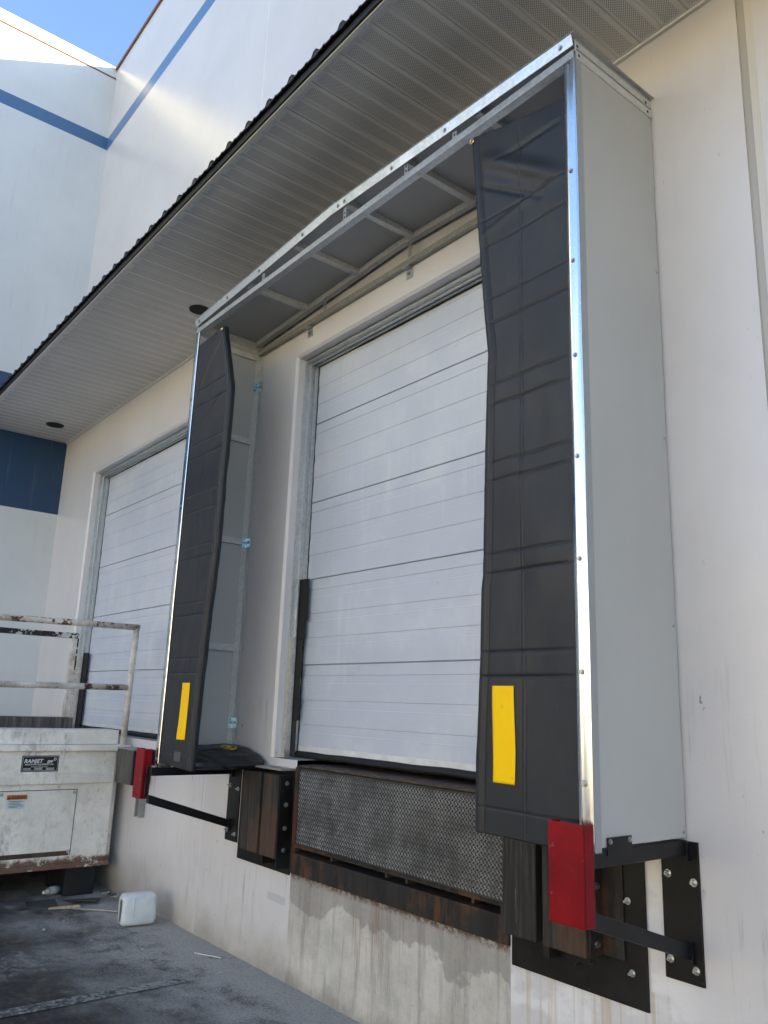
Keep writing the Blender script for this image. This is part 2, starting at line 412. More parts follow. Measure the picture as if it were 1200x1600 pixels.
def head(p, n, r=.008, h=.005, washer=True, hexa=True):
    """screw or bolt head at p pointing along n"""
    b = MB(); p = Vector(p); n = Vector(n).normalized()
    if washer: b.tube(p, p + n * h * .35, r * 1.5, r * 1.4, 16)
    b.tube(p + n * h * .3, p + n * h, r, r * .92, 6 if hexa else 14)
    return b
def text_mesh(name, s, size, mat, parent, origin, right, up, ext=.0006, sx=1., bold=0, shear=0, label=None, align='LEFT'):
    cu = bpy.data.curves.new(name, 'FONT'); cu.body = s; cu.size = size; cu.extrude = ext; cu.offset = bold; cu.shear = shear
    cu.align_x = align; cu.resolution_u = 2
    to = bpy.data.objects.new(name, cu); COL.objects.link(to)
    dg = bpy.context.evaluated_depsgraph_get(); dg.update()
    me0 = bpy.data.meshes.new_from_object(to.evaluated_get(dg))
    bpy.data.objects.remove(to)
    right = Vector(right).normalized(); up = Vector(up).normalized(); nn = right.cross(up)
    b = MB(); o = Vector(origin)
    b.add([o + right * v.co.x * sx + up * v.co.y + nn * v.co.z for v in me0.vertices], [tuple(p.vertices) for p in me0.polygons])
    return b.build(name, mat, parent, label=label)

# ------------------------------------------------------------------ ground
g = MB(); g.box(-160, 160, -220, 160, -.3, 0)
go = g.build('ground', 'asphalt'); go['kind'] = 'structure'
ln = MB()
ln.grid(lambda u, v: (-2.94 + .10 * u + .004 * math.sin(v * 40 + u * 3), -.45 - 6.5 * v, .004), 3, 60)
lo = ln.build('parking_line', 'line'); lo['kind'] = 'structure'

# ------------------------------------------------------------------ warehouse
H = 9.87; ZD = 1.20
wh = thing('warehouse', 'pale painted concrete warehouse wall with two white dock doors under a low canopy', 'building', (0, 0, 0))
D1 = (-2.85, -.49, ZD, 3.90); D2 = (-6.93, -4.57, ZD, 3.90); PIT = (-2.555, -.845, .575, ZD)
c = .016
xs = sorted({-8.06, D2[0] - c, D2[1] + c, -3.745, -3.715, D1[0] - c, D1[1] + c, PIT[0], PIT[1], .402, .434, .466, 4.6, 4.66, 12., 26.})
zs_ = sorted({-.2, PIT[2], ZD, 3.90 + c, H})
def depth(x, z):
    for d in (D1, D2):
        if d[0] - c < x < d[1] + c and ZD < z < 3.9 + c: return None
    if PIT[0] < x < PIT[1] and PIT[2] < z < ZD: return None
    if .402 < x < .466: return .010 if x < .434 else .004
    if -3.745 < x < -3.715: return .003
    if 4.6 < x < 4.66: return .010
    return 0.
w = MB(); wp = MB()
for i in range(len(xs) - 1):
    for j in range(len(zs_) - 1):
        a, b_, z0, z1 = xs[i], xs[i + 1], zs_[j], zs_[j + 1]
        d = depth((a + b_) / 2, (z0 + z1) / 2)
        if d is None: continue
        (wp if PIT[0] < (a + b_) / 2 < PIT[1] and z1 <= PIT[2] else w).quad((a, d, z0), (b_, d, z0), (b_, d, z1), (a, d, z1))
        if i + 2 < len(xs):
            d2 = depth((xs[i + 1] + xs[i + 2]) / 2, (z0 + z1) / 2)
            if d2 is not None and d2 != d: w.quad((b_, d, z0), (b_, d2, z0), (b_, d2, z1), (b_, d, z1))
for d in (D1, D2):
    x0, x1, z0, z1 = d
    w.quad((x0 - c, 0, z0), (x0, c, z0), (x0, c, z1), (x0 - c, 0, z1 + c))
    w.quad((x1, c, z0), (x1 + c, 0, z0), (x1 + c, 0, z1 + c), (x1, c, z1))
    w.quad((x0 - c, 0, z1 + c), (x0, c, z1), (x1, c, z1), (x1 + c, 0, z1 + c))
    w.quad((x0, c, z0), (x0, .3, z0), (x0, .3, z1), (x0, c, z1))
    w.quad((x1, c, z0), (x1, .3, z0), (x1, .3, z1), (x1, c, z1))
    w.quad((x0, c, z1), (x1, c, z1), (x1, .3, z1), (x0, .3, z1))
x0, x1, z0, z1 = PIT
w.quad((x0, 0, z0), (x0, .6, z0), (x0, .6, z1), (x0, 0, z1)); w.quad((x1, 0, z0), (x1, .6, z0), (x1, .6, z1), (x1, 0, z1)); w.quad((x0, 0, z0), (x1, 0, z0), (x1, .6, z0), (x0, .6, z0))
w.build('wall', 'wall', wh); wp.build('bare_concrete_patch', 'conc_patch', wh)
core = MB()
core.box(-8.05, 25.99, .62, 18, -.2, 9.6)      # the building's bulk
core.build('building_core', 'conc', wh)
cap = MB(); cap.box(-8.04, 26, .004, .64, 9.60, H - .02)
cap.build('parapet', 'coping', wh)
cp = MB(); cp.box(-8.05, 26, -.025, .66, H - .004, H + .04)
cp.build('coping', 'flash', wh, bevel=.004)
for fa_, fb_ in ((D1[0] - .1, PIT[0]), (PIT[1], D1[1] + .1), (D2[0] - .1, D2[1] + .1)):
    fl = MB(); fl.box(fa_, fb_, .002, .62, ZD - .2, ZD); fl.build('dock_floor', 'conc', wh)

# overhead doors
def overhead_door(D, ragged):
    x0, x1, z0, z1 = D
    yd = .17
    b = MB(); joints = [1.235, 1.775, 2.335, 2.865, 3.435, 3.90]
    # each section is pressed with pairs of shallow horizontal ribs
    prof = []
    zc = 1.235
    for k in range(5):
        a, e = joints[k], joints[k + 1]; h = e - a
        prof += [(a, yd + .012), (a + .006, yd)]
        for q in (.22, .31, .50, .59, .78, .87):
            zz = a + h * q
            s = 1 if q in (.22, .50, .78) else -1
            prof += [(zz, yd + (0 if s > 0 else .0032)), (zz + .0035, yd + (.0032 if s > 0 else 0))]
        prof += [(e - .004, yd)]
    prof.append((joints[-1], yd))
    n = 40
    def pt(i, p):
        x = x0 + .033 + (x1 - x0 - .066) * i / n
        wv = .0022 * noise.noise(Vector((x * 2.3, p[0] * 5.5, 3.1))) + .0018 * noise.noise(Vector((x * 6, p[0] * 12, 1.1)))
        return (x, p[1] + wv, p[0])
    vs = [pt(i, p) for p in prof for i in range(n + 1)]
    fs = [(j * (n + 1) + i, j * (n + 1) + i + 1, (j + 1) * (n + 1) + i + 1, (j + 1) * (n + 1) + i) for j in range(len(prof) - 1) for i in range(n)]
    b.add(vs, fs)
    d = b.build('overhead_door', 'door', wh)
    jl = MB()
    for zz in joints[1:-1]:
        jl.box(x0 + .035, x1 - .035, yd - .0015, yd + .0005, zz - .0014, zz + .0008)
    jl.build('section_joint', 'door_line', d)
    bs = MB()
    bs.grid(lambda u, v: (x0 + .01 + (x1 - x0 - .02) * u, yd - .028 + .03 * abs(v - .35) + .006 * noise.noise(Vector((u * 11, v * 3, 0))), ZD + .004 + .036 * v + .004 * noise.noise(Vector((u * 9, 4, 0)))), 80, 6)
    bs.build('bottom_seal', 'rubber', d, solid=.006, smooth=True)
    rt = MB(); rt.box(x0 + .04, x1 - .04, yd - .004, yd - .001, 1.238, 1.272)
    rt.build('bottom_retainer', 'sticker_white', d)
    tk = MB()
    for sx, xx in ((1, x0), (-1, x1)):
        tk.box(*sorted((xx, xx + sx * .012)), .066, .150, z0, z1 - .02)
        tk.box(*sorted((xx + sx * .012, xx + sx * .030)), .100, .112, z0, z1 - .02)
        tk.box(*sorted((xx + sx * .012, xx + sx * .030)), .136, .166, z0, z1 - .02)
    tk.box(x0, x1, .075, .150, z1 - .022, z1 - .006)
    tk.box(x0, x1, .105, .118, z1 - .034, z1 - .022)
    tk.box(x0, x1, .140, .166, z1 - .030, z1 - .022)
    tk.build('door_track', 'galv', d, bevel=.0015)
    se = MB()
    for sx, xx in ((1, x0), (-1, x1)):
        se.box(*sorted((xx + sx * .030, xx + sx * .0330)), .1655, .169, z0, z1 - .03)
    zt = z1 - .03
    se.grid(lambda u, v: (x0 + .03 + (x1 - x0 - .06) * u, .158 + .008 * v, zt + .006 - .010 * v - .006 * math.sin(u * 3.0) * v + .003 * noise.noise(Vector((u * 14, v, 2)))), 60, 3)
    se.build('perimeter_seal', 'rubber', d)
    # black weather strip hanging by the lower left track, ragged on the first door
    k = MB()
    zt = 2.33 if ragged else 1.96
    def strip(u, v):
        z = ZD + .005 + (zt - ZD) * v
        wd = .062
        if ragged:
            if z > 2.06: wd = .062
            elif z > 1.94: wd = .048
            elif z > 1.47: wd = .036 + .012 * noise.noise(Vector((z * 14, 0, 0))) + .006 * noise.noise(Vector((z * 60, 1, 0)))
            else: wd = .020 if z < 1.43 else .036
        return (x0 + .020 + wd * 1.35 * u, .118 + .02 * u, z)
    k.grid(strip, 2, 260)
    k.build('weather_strip', 'rubber', d, solid=.004)
    gs = MB(); gs.box(x0 + .012, x0 + .030, .07, .076, ZD, 1.95 if ragged else 1.93); gs.box(x0 + .030, x0 + .033, .07, .10, ZD, 1.95 if ragged else 1.93)
    if not ragged: gs.box(x0 + .012, x0 + .030, .05, .07, ZD, 1.9)
    g2 = gs.build('track_guard', 'steel_guard', d, bevel=.001)
    return d
overhead_door(D1, True)
overhead_door(D2, False)

# canopy
SZ = 4.50; CY = -1.05; CX1 = 9.0
sf = MB(); prof = []
x = -8.055; k = 0
while x < CX1:
    prof += [(x, SZ), (x + .001, SZ + .007), (x + .005, SZ + .007), (x + .009, SZ + .0005),
             (x + .012, SZ), (x + .106, SZ), (x + .114, SZ + .006), (x + .124, SZ + .006), (x + .132, SZ), (x + .230, SZ)]
    x += .236
vs = []
for p in prof: vs += [(p[0], CY, p[1]), (p[0], -.004, p[1])]
sf.add(vs, [(2 * i, 2 * i + 1, 2 * i + 3, 2 * i + 2) for i in range(len(prof) - 1)])
canopy = sf.build('soffit', 'soffit', wh)
# the canopy as one part with its own sub-parts
jt = MB(); jt.box(-8.05, CX1, -.018, -.002, SZ - .012, SZ + .004); jt.box(-8.05, CX1, CY, CY + .02, SZ - .010, SZ + .004)
jt.build('edge_channel', 'soffit', canopy)
fa = MB(); fa.box(-8.055, CX1, CY - .012, CY - .001, SZ - .004, SZ + .036)
fa.build('fascia', 'black_roof', canopy)
rf = MB(); pr = []
x = -8.05; sp = .2155
def zr(y): return SZ + .078 + (-(y) / 1.1 - 1) * -.28
x = -8.0
while x < CX1:
    pr += [(x, .022), (x + .018, .024), (x + .030, 0), (x + .072, 0), (x + .078, .006), (x + .090, .006), (x + .096, 0), (x + .138, 0), (x + .144, .006), (x + .156, .006), (x + .162, 0), (x + .198, 0)]
    x += sp
YE = CY - .034
vs = []
for p in pr:
    jit = .0
    vs += [(p[0], YE, SZ + .036 + p[1] * 1.25), (p[0], -.002, SZ + .40 + p[1])]
m_ = len(pr)
rf.add(vs, [(2 * i, 2 * i + 2, 2 * i + 3, 2 * i + 1) for i in range(m_ - 1)])
dl = rf
for i in range(int((CX1 + 8) / sp)):      # foam closure under each rib, seen end-on
    x = -8.0 + i * sp
    dl.hexa([(x - .012, YE + .004, SZ + .034), (x + .030, YE + .004, SZ + .034), (x + .030, YE + .03, SZ + .034), (x - .012, YE + .03, SZ + .034),
             (x - .000, YE + .004, SZ + .060), (x + .020, YE + .004, SZ + .066), (x + .020, YE + .03, SZ + .072), (x - .002, YE + .03, SZ + .072)])
rf.build('roof_sheet', 'black_roof', canopy, solid=.006)
for (lx, ly, r_) in ((-3.77, -.36, .070), (-7.44, -.335, .085), (1.6, -.36, .085)):
    b = MB()
    n = 28
    ring = []
    for (rr, zz) in ((r_ + .012, SZ - .001), (r_ + .010, SZ - .006), (r_, SZ - .007), (r_ - .004, SZ + .0)):
        ring.append([(lx + rr * math.cos(2 * PI * i / n), ly + rr * math.sin(2 * PI * i / n), zz) for i in range(n)])
    vs = sum(ring, []); fs = []
    for q in range(3):
        for i in range(n): fs.append((q * n + i, q * n + (i + 1) % n, (q + 1) * n + (i + 1) % n, (q + 1) * n + i))
    b.add(vs, fs)
    b.build('downlight_ring', 'soffit' if False else 'can', canopy, smooth=True)
    b = MB(); b.tube((lx, ly, SZ - .004), (lx, ly, SZ - .002), r_ - .002, r_ - .002, 28)
    b.build('downlight_shade_disc', 'black', canopy)  # solid black disc painted as the dark of the recess

# ------------------------------------------------------------------ wing building on the left
wing = thing('warehouse_wing', 'tall pale side wing with dark blue painted band meeting the dock wall at a corner', 'building', (-8.06, -4.5, 0))
b = MB(); b.box(-20, -8.06, -9, .0, -.2, H); b.build('wall', 'wing', wing)
# move texture frame: object coords are relative to the wing root, z unchanged
b = MB(); b.box(-20, -8.057, -9.02, .0, H - .002, H + .05); b.build('coping', 'coping', wing, bevel=.004)
b = MB(); b.box(-8.061, -8.050, -9, -.002, H - .14, H - .125); b.build('flashing_line', 'flash', wing)

# ------------------------------------------------------------------ sunlit warehouse across the yard (behind the camera, seen in the bright metal)
op = thing('warehouse', 'long low cream warehouse across the yard facing the docks', 'building', (-5, -32, 0))
b = MB(); b.box(-75, 65, -44, -32, -.2, 8.6); b.build('wall', 'cream', op)
b = MB(); b.box(-75.1, 65.1, -44.1, -31.95, 8.6, 8.75); b.build('coping', 'coping', op)
for k in range(-6, 6):
    b = MB(); b.box(k * 10 + 1, k * 10 + 4.2, -31.99, -31.96, 1.2, 4.4); b.build('dock_door', 'door', op)

# ------------------------------------------------------------------ dock shelter
XL = -3.375; YF = -.53; ZB = 1.12
sh = thing('dock_shelter', 'tall grey box shelter framing the open dock door with black curtains and bright metal edging', 'dock shelter', (-1.69, -.27, ZB))
def zroof(x): return 4.185 + .075 * (1 - abs(x + 1.69) / 1.69)
for nm, xa, xb in (('r', -.008, 0.), ('l', XL, XL + .008)):
    b = MB(); p = [(xa, YF, ZB), (xb, YF, ZB), (xb, -.012, ZB), (xa, -.012, ZB), (xa, YF, 4.118), (xb, YF, 4.118), (xb, -.012, 4.085), (xa, -.012, 4.085)]
    b.hexa(p); pn = b.build('side_panel', 'panel' if nm == 'r' else 'panel', sh, bevel=.0015)
    sx = -1 if nm == 'r' else 1
    xi = xa if nm == 'r' else xb      # inner face
    if nm == 'r':
        for zz in (3.332, 2.602, 1.864, 1.139):
            head((0, -.026, zz), (1, 0, 0), .0045, .003, True, False).build('rivet', 'screw', pn)
        for zz in (2.467, 1.881, 3.75):
            head((0, -.515, zz), (1, 0, 0), .004, .003, True, False).build('rivet', 'screw', pn)
    fr = MB()
    def ang_v(y0, y1, z0=ZB, z1=4.08):
        fr.box(*sorted((xi, xi + sx * .004)), y0, y1, z0, z1)
    # back vertical angle: leg on panel and leg on wall
    fr.box(*sorted((xi, xi + sx * .004)), -.050, -.004, ZB, 4.08)
    fr.box(*sorted((xi + sx * .004, xi + sx * .034)), -.008, -.004, ZB, 4.06)
    fr.box(*sorted((xi, xi + sx * .004)), -.520, -.470, ZB, 4.08)
    fr.box(*sorted((xi + sx * .004, xi + sx * .034)), -.522, -.518, ZB, 4.06)
    vert = fr.build('corner_angle', 'galv_in', sh, bevel=.001)
    for zz in (1.15, 1.89, 2.635, 3.385, 4.045):
        r_ = MB(); r_.box(*sorted((xi + sx * .0005, xi + sx * .022)), -.470, -.052, zz - .022, zz + .022)
        r_.build('side_rail', 'galv_in', sh, bevel=.001)
    # front trim strip
    b = MB()
    fx = (-.054, .0025) if nm == 'r' else (XL - .0025, XL + .050)
    def tf(u, v, fx=fx):
        z = 1.105 + (4.118 - 1.105) * v
        wob = .0016 * noise.noise(Vector((u * 2, z * 2.1, 5)))
        return (fx[0] + (fx[1] - fx[0]) * u + .0012 * noise.noise(Vector((z * 3, 0, 9))), YF - .006 + wob, z)
    b.grid(tf, 4, 90)
    tr = b.build('edge_trim', 'trim', sh, solid=.003, smooth=True)
    if nm == 'r':
        b = MB(); b.box(.0005, .003, YF - .004, YF + .030, 1.106, 4.115); b.build('trim_return', 'panel_in', tr)
    for zz in (4.086, 3.583, 3.195, 2.81, 2.422, 2.052, 1.668, 1.314, 1.115 + .045):
        xx = -.031 if nm == 'r' else XL + .022
        head((xx, YF - .009, zz), (0, -1, 0), .0062 if zz > 1.33 else .0075, .006, True, True).build('screw', 'screw', tr)
# roof: two slopes
def slope_box(b, xa, xb, y0, y1, dz0, dz1):
    pts = []
    xm = -1.69
    segs = [(xa, min(xb, xm)), (max(xa, xm), xb)] if xa < xm < xb else [(xa, xb)]
    for (a, e) in segs:
        b.hexa([(a, y0, zroof(a) + dz0), (e, y0, zroof(e) + dz0), (e, y1, zroof(e) + dz0), (a, y1, zroof(a) + dz0),
                (a, y0, zroof(a) + dz1), (e, y0, zroof(e) + dz1), (e, y1, zroof(e) + dz1), (a, y1, zroof(a) + dz1)])
b = MB(); slope_box(b, XL + .002, -.002, -.530, -.004, -.006, .004)
roof = b.build('roof_panel', 'panel_in', sh)
b = MB(); slope_box(b, XL - .01, .014, -.560, -.530, .004, .008); slope_box(b, XL - .01, .014, -.5295, .0, .0045, .0075)
b.build('roof_flashing', 'galv', roof)
b = MB()
for (a, e) in ((XL, -1.69), (-1.69, 0)):
    za, ze = zroof(a), zroof(e)
    b.hexa([(a, -.546, za - .044), (e, -.546, ze - .044), (e, -.543, ze - .044), (a, -.543, za - .044),
            (a, -.558, za + .002), (e, -.558, ze + .002), (e, -.555, ze + .002), (a, -.555, za + .002)])
MT['fascia'] = galv('dull_fascia_metal', (.60, .63, .66), .34, .15, .8)
fs_ = b.build('front_fascia_strip', 'fascia', sh, bevel=.001)
for xx in (-.06, -.75, -1.15, -1.56, -1.62, -1.98, -2.48, -2.9, -3.32):
    head((xx, -.5525, zroof(xx) - .022), (0, -1, -.2), .0075, .006).build('screw', 'screw', fs_)
# side top channels
for sx, xe in ((1, 0.), (-1, XL)):
    b = MB()
    b.box(*sorted((xe - sx * .006, xe - sx * .003)), -.530, -.004, 4.120, 4.179)
    b.box(*sorted((xe - sx * .006, xe + sx * .006)), -.530, -.010, 4.132, 4.136)
    b.box(*sorted((xe - sx * .003, xe + sx * .004)), -.530, -.010, 4.086, 4.124)
    ch = b.build('top_channel', 'galv_in', sh, bevel=.001)
    for yy in (-.515, -.04):
        for zz in (4.155, 4.105):
            xx = xe + sx * (-.0028 if zz > 4.13 else .0042)
            h_ = MB(); h_.box(*sorted((xx, xx + sx * .0006)), yy - .006, yy + .006, zz - .006, zz + .006)
            h_.build('slot', 'black', ch)
# lower front rail (L angle), straight, weathered
b = MB(); b.box(XL + .004, -.004, -.540, -.536, 4.092, 4.128); b.box(XL + .004, -.004, -.536, -.498, 4.092, 4.096)
b.build('front_rail', 'galv', sh, bevel=.001)
for xx in (-.70, -1.05, -1.575, -2.45):
    b = MB(); b.box(xx - .014, xx + .014, -.534, -.530, 4.128, zroof(xx) - .05); b.box(xx - .014, xx - .010, -.530, -.505, 4.128, zroof(xx) - .05)
    po = b.build('roof_post', 'galv', sh)
    for dz in (.02, .045):
        if 4.128 + dz < zroof(xx) - .055:
            h_ = MB(); h_.box(xx - .005, xx + .005, -.5346, -.534, 4.124 + dz, 4.134 + dz); h_.build('slot', 'black', po)
# purlins
for xx in (-.55, -1.06, -1.56, -2.09, -2.67):
    b = MB(); z1 = zroof(xx) - .0065
    b.box(xx - .019, xx + .019, -.530, -.060, z1 - .004, z1); b.box(xx + .0155, xx + .019, -.530, -.060, z1 - .036, z1 - .004); b.box(xx - .019, xx + .0155, -.530, -.060, z1 - .036, z1 - .033)
    b.build('purlin', 'galv_in', sh, bevel=.001)
# back rails at the wall
b = MB(); b.box(XL + .01, -.01, -.036, -.006, 4.074, 4.112)
b.build('wall_rail', 'galv_old', sh, bevel=.002)
b = MB(); slope_box(b, XL + .01, -.01, -.062, -.058, -.044, -.007); slope_box(b, XL + .01, -.01, -.058, -.024, -.044, -.040)
b.build('wall_roof_angle', 'galv_in', sh, bevel=.001)
for xx in (-1.575, -2.45, -.70):
    b = MB(); b.box(xx - .014, xx + .014, -.060, -.056, 4.10, zroof(xx) - .045); b.build('roof_post', 'galv', sh)
for xx in (-.58, -1.636, -2.697):
    b = MB(); b.box(xx - .028, xx + .028, -.006, -.002, 4.005, 4.072); b.box(xx - .028, xx + .028, -.045, -.006, 4.064, 4.068)
    cl = b.build('wall_clip', 'galv', sh, bevel=.001)
    head((xx, -.006, 4.035), (0, -1, 0), .008, .012).build('bolt', 'screw', cl)
for zz in (3.82, 2.635, 1.39):
    b = MB(); xi = XL + .044
    b.box(XL + .0125, XL + .0155, -.052, -.010, zz - .036, zz + .036)
    b.box(XL + .0155, XL + .062, -.013, -.0095, zz - .036, zz + .036)
    zb = b.build('corner_bracket', 'zinc', sh, bevel=.002)
    for dz in (-.023, 0, .023):
        h_ = MB(); h_.tube((XL + .0156, -.034, zz + dz), (XL + .0164, -.034, zz + dz), .0042, n=10); h_.build('hole', 'black', zb)
    head((XL + .040, -.013, zz + .002), (0, -1, 0), .0075, .009).build('bolt', 'screw', zb)

# curtains ------------------------------------------------------------
def interp(t, z):
    for (za, a), (zb, b_) in zip(t, t[1:]):
        if za >= z >= zb:
            f = (za - z) / (za - zb)
            return a + (b_ - a) * f
    return t[-1][1] if z < t[-1][0] else t[0][1]
innerR = [(4.08, -.587), (3.67, -.552), (3.127, -.500), (2.961, -.480), (2.835, -.487), (2.561, -.496), (2.04, -.505), (1.99, -.514), (1.7, -.519), (1.37, -.536), (1.08, -.540)]
innerL = [(4.05, -2.975), (4.0, -2.962), (3.546, -2.800), (3.50, -2.793), (3.37, -2.792), (3.05, -2.798), (2.96, -2.806), (2.486, -2.806), (1.964, -2.858), (1.58, -2.888), (1.08, -2.908)]
foldR = [3.60, 3.47, 3.215, 3.10, 2.825, 2.735, 2.49, 2.415, 2.12, 2.045, 1.745, 1.655]
foldL = [3.62, 3.50, 3.22, 3.12, 2.86, 2.74, 2.50, 2.42, 2.13, 2.05, 1.78, 1.69]
def fold_disp(z, x, folds, sd):
    d = 0
    for i in range(0, len(folds), 2):
        a, e = folds[i], folds[i + 1]
        amp = .0010 + .0022 * noise.noise(Vector((i * 3.3, sd, x * 5)))
        # ridge between the crease pair
        m = (a + e) / 2; hw = abs(a - e) / 2
        t = (z - m) / hw
        if abs(t) < 1.6:
            d += amp * max(0, 1 - t * t) ** .7 if abs(t) < 1 else 0
        for q in (a, e):
            s = (z - q) / .0055
            d -= .0042 * math.exp(-s * s)
    return d
def curtain(side):
    sg = -1 if side == 'R' else 1
    tab = innerR if side == 'R' else innerL
    xo = -.046 if side == 'R' else XL + .042
    zt_o, zt_i = (3.945, 4.06) if side == 'R' else (3.985, 4.005)
    zb_o, zb_i = (1.098, 1.100) if side == 'R' else (1.138, 1.120)
    folds = foldR if side == 'R' else foldL
    sd = 1. if side == 'R' else 7.
    NU, NV = 110, 640
    def pos(u, v):
        zt = zt_o + (zt_i - zt_o) * u; zb = zb_o + (zb_i - zb_o) * u
        z = zb + (zt - zb) * v
        if side == 'R': z += -.012 * math.sin(PI * u) * (v ** 30)
        xi = interp(tab, z)
        ja = 0
        for q in folds: ja += .0010 * math.exp(-((z - q) / .012) ** 2)
        xi += sg * -ja
        x = xo + (xi - xo) * u
        wdt = abs(xi - xo); din = (1 - u) * wdt
        y = 0
        y -= fold_disp(z, x, folds, sd) * min(1, u * 6) * min(1, din / .04)
        # large soft buckles, diagonal
        a = noise.noise(Vector((x * 4.2 + z * 1.3, z * 1.6, sd))) * .010 + noise.noise(Vector((x * 9 - z * 3.2, z * 3.4, sd + 3))) * .0045
        y -= a * math.sin(PI * min(1, u * 1.05))
        if side == 'R':
            # diagonal creases at the head
            for (xa, za, xb, zb2, am, wd) in ((-.53, 3.93, -.06, 3.58, .016, .035), (-.55, 3.80, -.17, 3.545, -.007, .014), (-.55, 3.52, -.20, 3.60, .006, .016), (-.45, 3.86, -.08, 3.85, -.006, .013)):
                dx, dz = xb - xa, zb2 - za; L = math.hypot(dx, dz)
                t = ((x - xa) * dx + (z - za) * dz) / L / L; dd = ((x - xa) * dz - (z - za) * dx) / L
                if -.15 < t < 1.15:
                    y -= am * math.exp(-(dd / wd) ** 2) * max(0, 1 - (2 * t - 1) ** 4)
        else:
            for (xa, za, xb, zb2, am, wd) in ((-3.30, 3.60, -2.99, 3.93, .010, .02), (-3.28, 3.30, -2.90, 3.52, -.007, .014)):
                dx, dz = xb - xa, zb2 - za; L = math.hypot(dx, dz)
                t = ((x - xa) * dx + (z - za) * dz) / L / L; dd = ((x - xa) * dz - (z - za) * dx) / L
                if -.1 < t < 1.1: y -= am * math.exp(-(dd / wd) ** 2) * max(0, 1 - (2 * t - 1) ** 4)
        # seam with two stitch valleys
        xs_ = -.300 if side == 'R' else -3.055
        for q in (-.008, .008): y += .0022 * math.exp(-((x - xs_ - q) / .0022) ** 2)
        y -= .0012 * math.exp(-((x - xs_) / .007) ** 2)
        # hem roll at inner edge
        if din < .042: y -= .007 * math.sin(PI * din / .042)
        else: y += .002 * math.exp(-((din - .044) / .003) ** 2)
        # bottom hem stitch
        zz = z - (1.19 if side == 'R' else 1.20)
        y += .002 * math.exp(-(zz / .003) ** 2)
        # the curtain swings a little out of plane towards the bottom
        y += .010 * (1 - v) * u
        return (x, YF + .0005 + y + (0 if u > .02 else .0), z)
    b = MB(); b.grid(pos, NU, NV)
    # folded return along the inner edge
    dpt = .034
    def ret(u, v):
        p = pos(1, v)
        a = u * PI / 2
        return (p[0] + sg * .006 * math.sin(min(1, u * 3) * PI / 2) - sg * .008 * max(0, u - .6), p[1] + dpt * u + .004 * noise.noise(Vector((u * 2, p[2] * 7, sd))), p[2])
    b.grid(ret, 6, NV)
    if side == 'L':
        pass
    o = b.build('curtain', 'vinyl', sh, solid=.0022, smooth=True)
    # reflective yellow strip
    ya = (-.447, -.340, 1.280, 1.622) if side == 'R' else (-3.105, -3.000, 1.292, 1.632)
    def inv(x, z):
        v = (z - zb_o) / (zt_o - zb_o)
        xi = interp(tab, z); u = (x - xo) / (xi - xo)
        v = (z - (zb_o + (zb_i - zb_o) * u)) / ((zt_o + (zt_i - zt_o) * u) - (zb_o + (zb_i - zb_o) * u))
        return u, v
    st = MB(); xs_ = -.300 if side == 'R' else -3.055
    lines = [('v', xs_ - .008, 1.13, 3.93), ('v', xs_ + .008, 1.13, 3.93)] if side == 'R' else [('v', xs_, 1.16, 3.95)]
    for z_ in (foldR if side == 'R' else foldL): lines.append(('h', z_ - .003, 0, 0))  # fold creases, not sewn: their shading is drawn as coloured lines
    lines.append(('h', 1.19 if side == 'R' else 1.20, 0, 0)); lines.append(('e', .046, 1.13, 3.9))
    for kd, a_, b_, c_ in lines:
        def lf_(u, v, kd=kd, a_=a_, b_=b_, c_=c_):
            hw = .0009
            if kd == 'v': x, z = a_ + (u - .5) * 2 * hw, b_ + (c_ - b_) * v
            elif kd == 'e':
                z = b_ + (c_ - b_) * v; x = interp(tab, z) - sg * a_ + (u - .5) * 2 * hw
            else:
                z = a_ + (u - .5) * 2 * hw; x = xo + (interp(tab, z) - sg * .046 - xo) * v
            uu, vv = inv(x, z); p = pos(uu, vv); return (x, p[1] - .0018, z)
        st.grid(lf_, 1, 160 if kd != 'h' else 30)
    st.build('stitch_crease_lines', 'stitch_crease_dark' if side == 'R' else 'stitch_crease_pale', o, smooth=True)
    yb = MB()
    def yf(u, v):
        z = ya[2] + (ya[3] - ya[2]) * v
        x = ya[0] + (ya[1] - ya[0]) * u + (.003 * math.sin(v * 5) if side == 'R' else .010 * (v - .5))
        uu, vv = inv(x, z); p = pos(uu, vv)
        return (x, p[1] - .0032 - .0012, z)
    yb.grid(yf, 10, 40); yb.build('yellow_strip', 'yellow', o, solid=.001, smooth=True)
    # grommet
    gp = pos(.975, .9965)
    gx, gz = gp[0] - sg * -.004, gp[2] - .012
    gb = MB(); n = 20; vs = []; fs = []
    for k, (rr, hh) in enumerate(((.006, .001), (.0075, .0045), (.012, .0045), (.0145, .0008))):
        vs += [(gx + rr * math.cos(2 * PI * i / n), gp[1] - .0065 - hh, gz + rr * math.sin(2 * PI * i / n)) for i in range(n)]
    for k in range(3): fs += [(k * n + i, k * n + (i + 1) % n, (k + 1) * n + (i + 1) % n, (k + 1) * n + i) for i in range(n)]
    gb.add(vs, fs); gb.build('grommet', 'brass', o, smooth=True)
    if side == 'L':
        lb = MB()
        def lf(u, v):
            x = -3.125 + .085 * u; z = 1.165 + .055 * v; uu, vv = inv(x, z); p = pos(uu, vv); return (x, p[1] - .0030, z)
        lb.grid(lf, 4, 4); lb.build('faded_label', 'tank_label', o, solid=.0006)
    return o
MT['stitch_crease_dark'] = plain('dark_stitch_crease_line', (.010, .011, .013), .7)
MT['stitch_crease_pale'] = plain('pale_stitch_crease_line', (.075, .078, .085), .6)
MT['tank_label'] = plain('faded_label', (.085, .087, .092), .6)
curtain('R'); curtain('L')

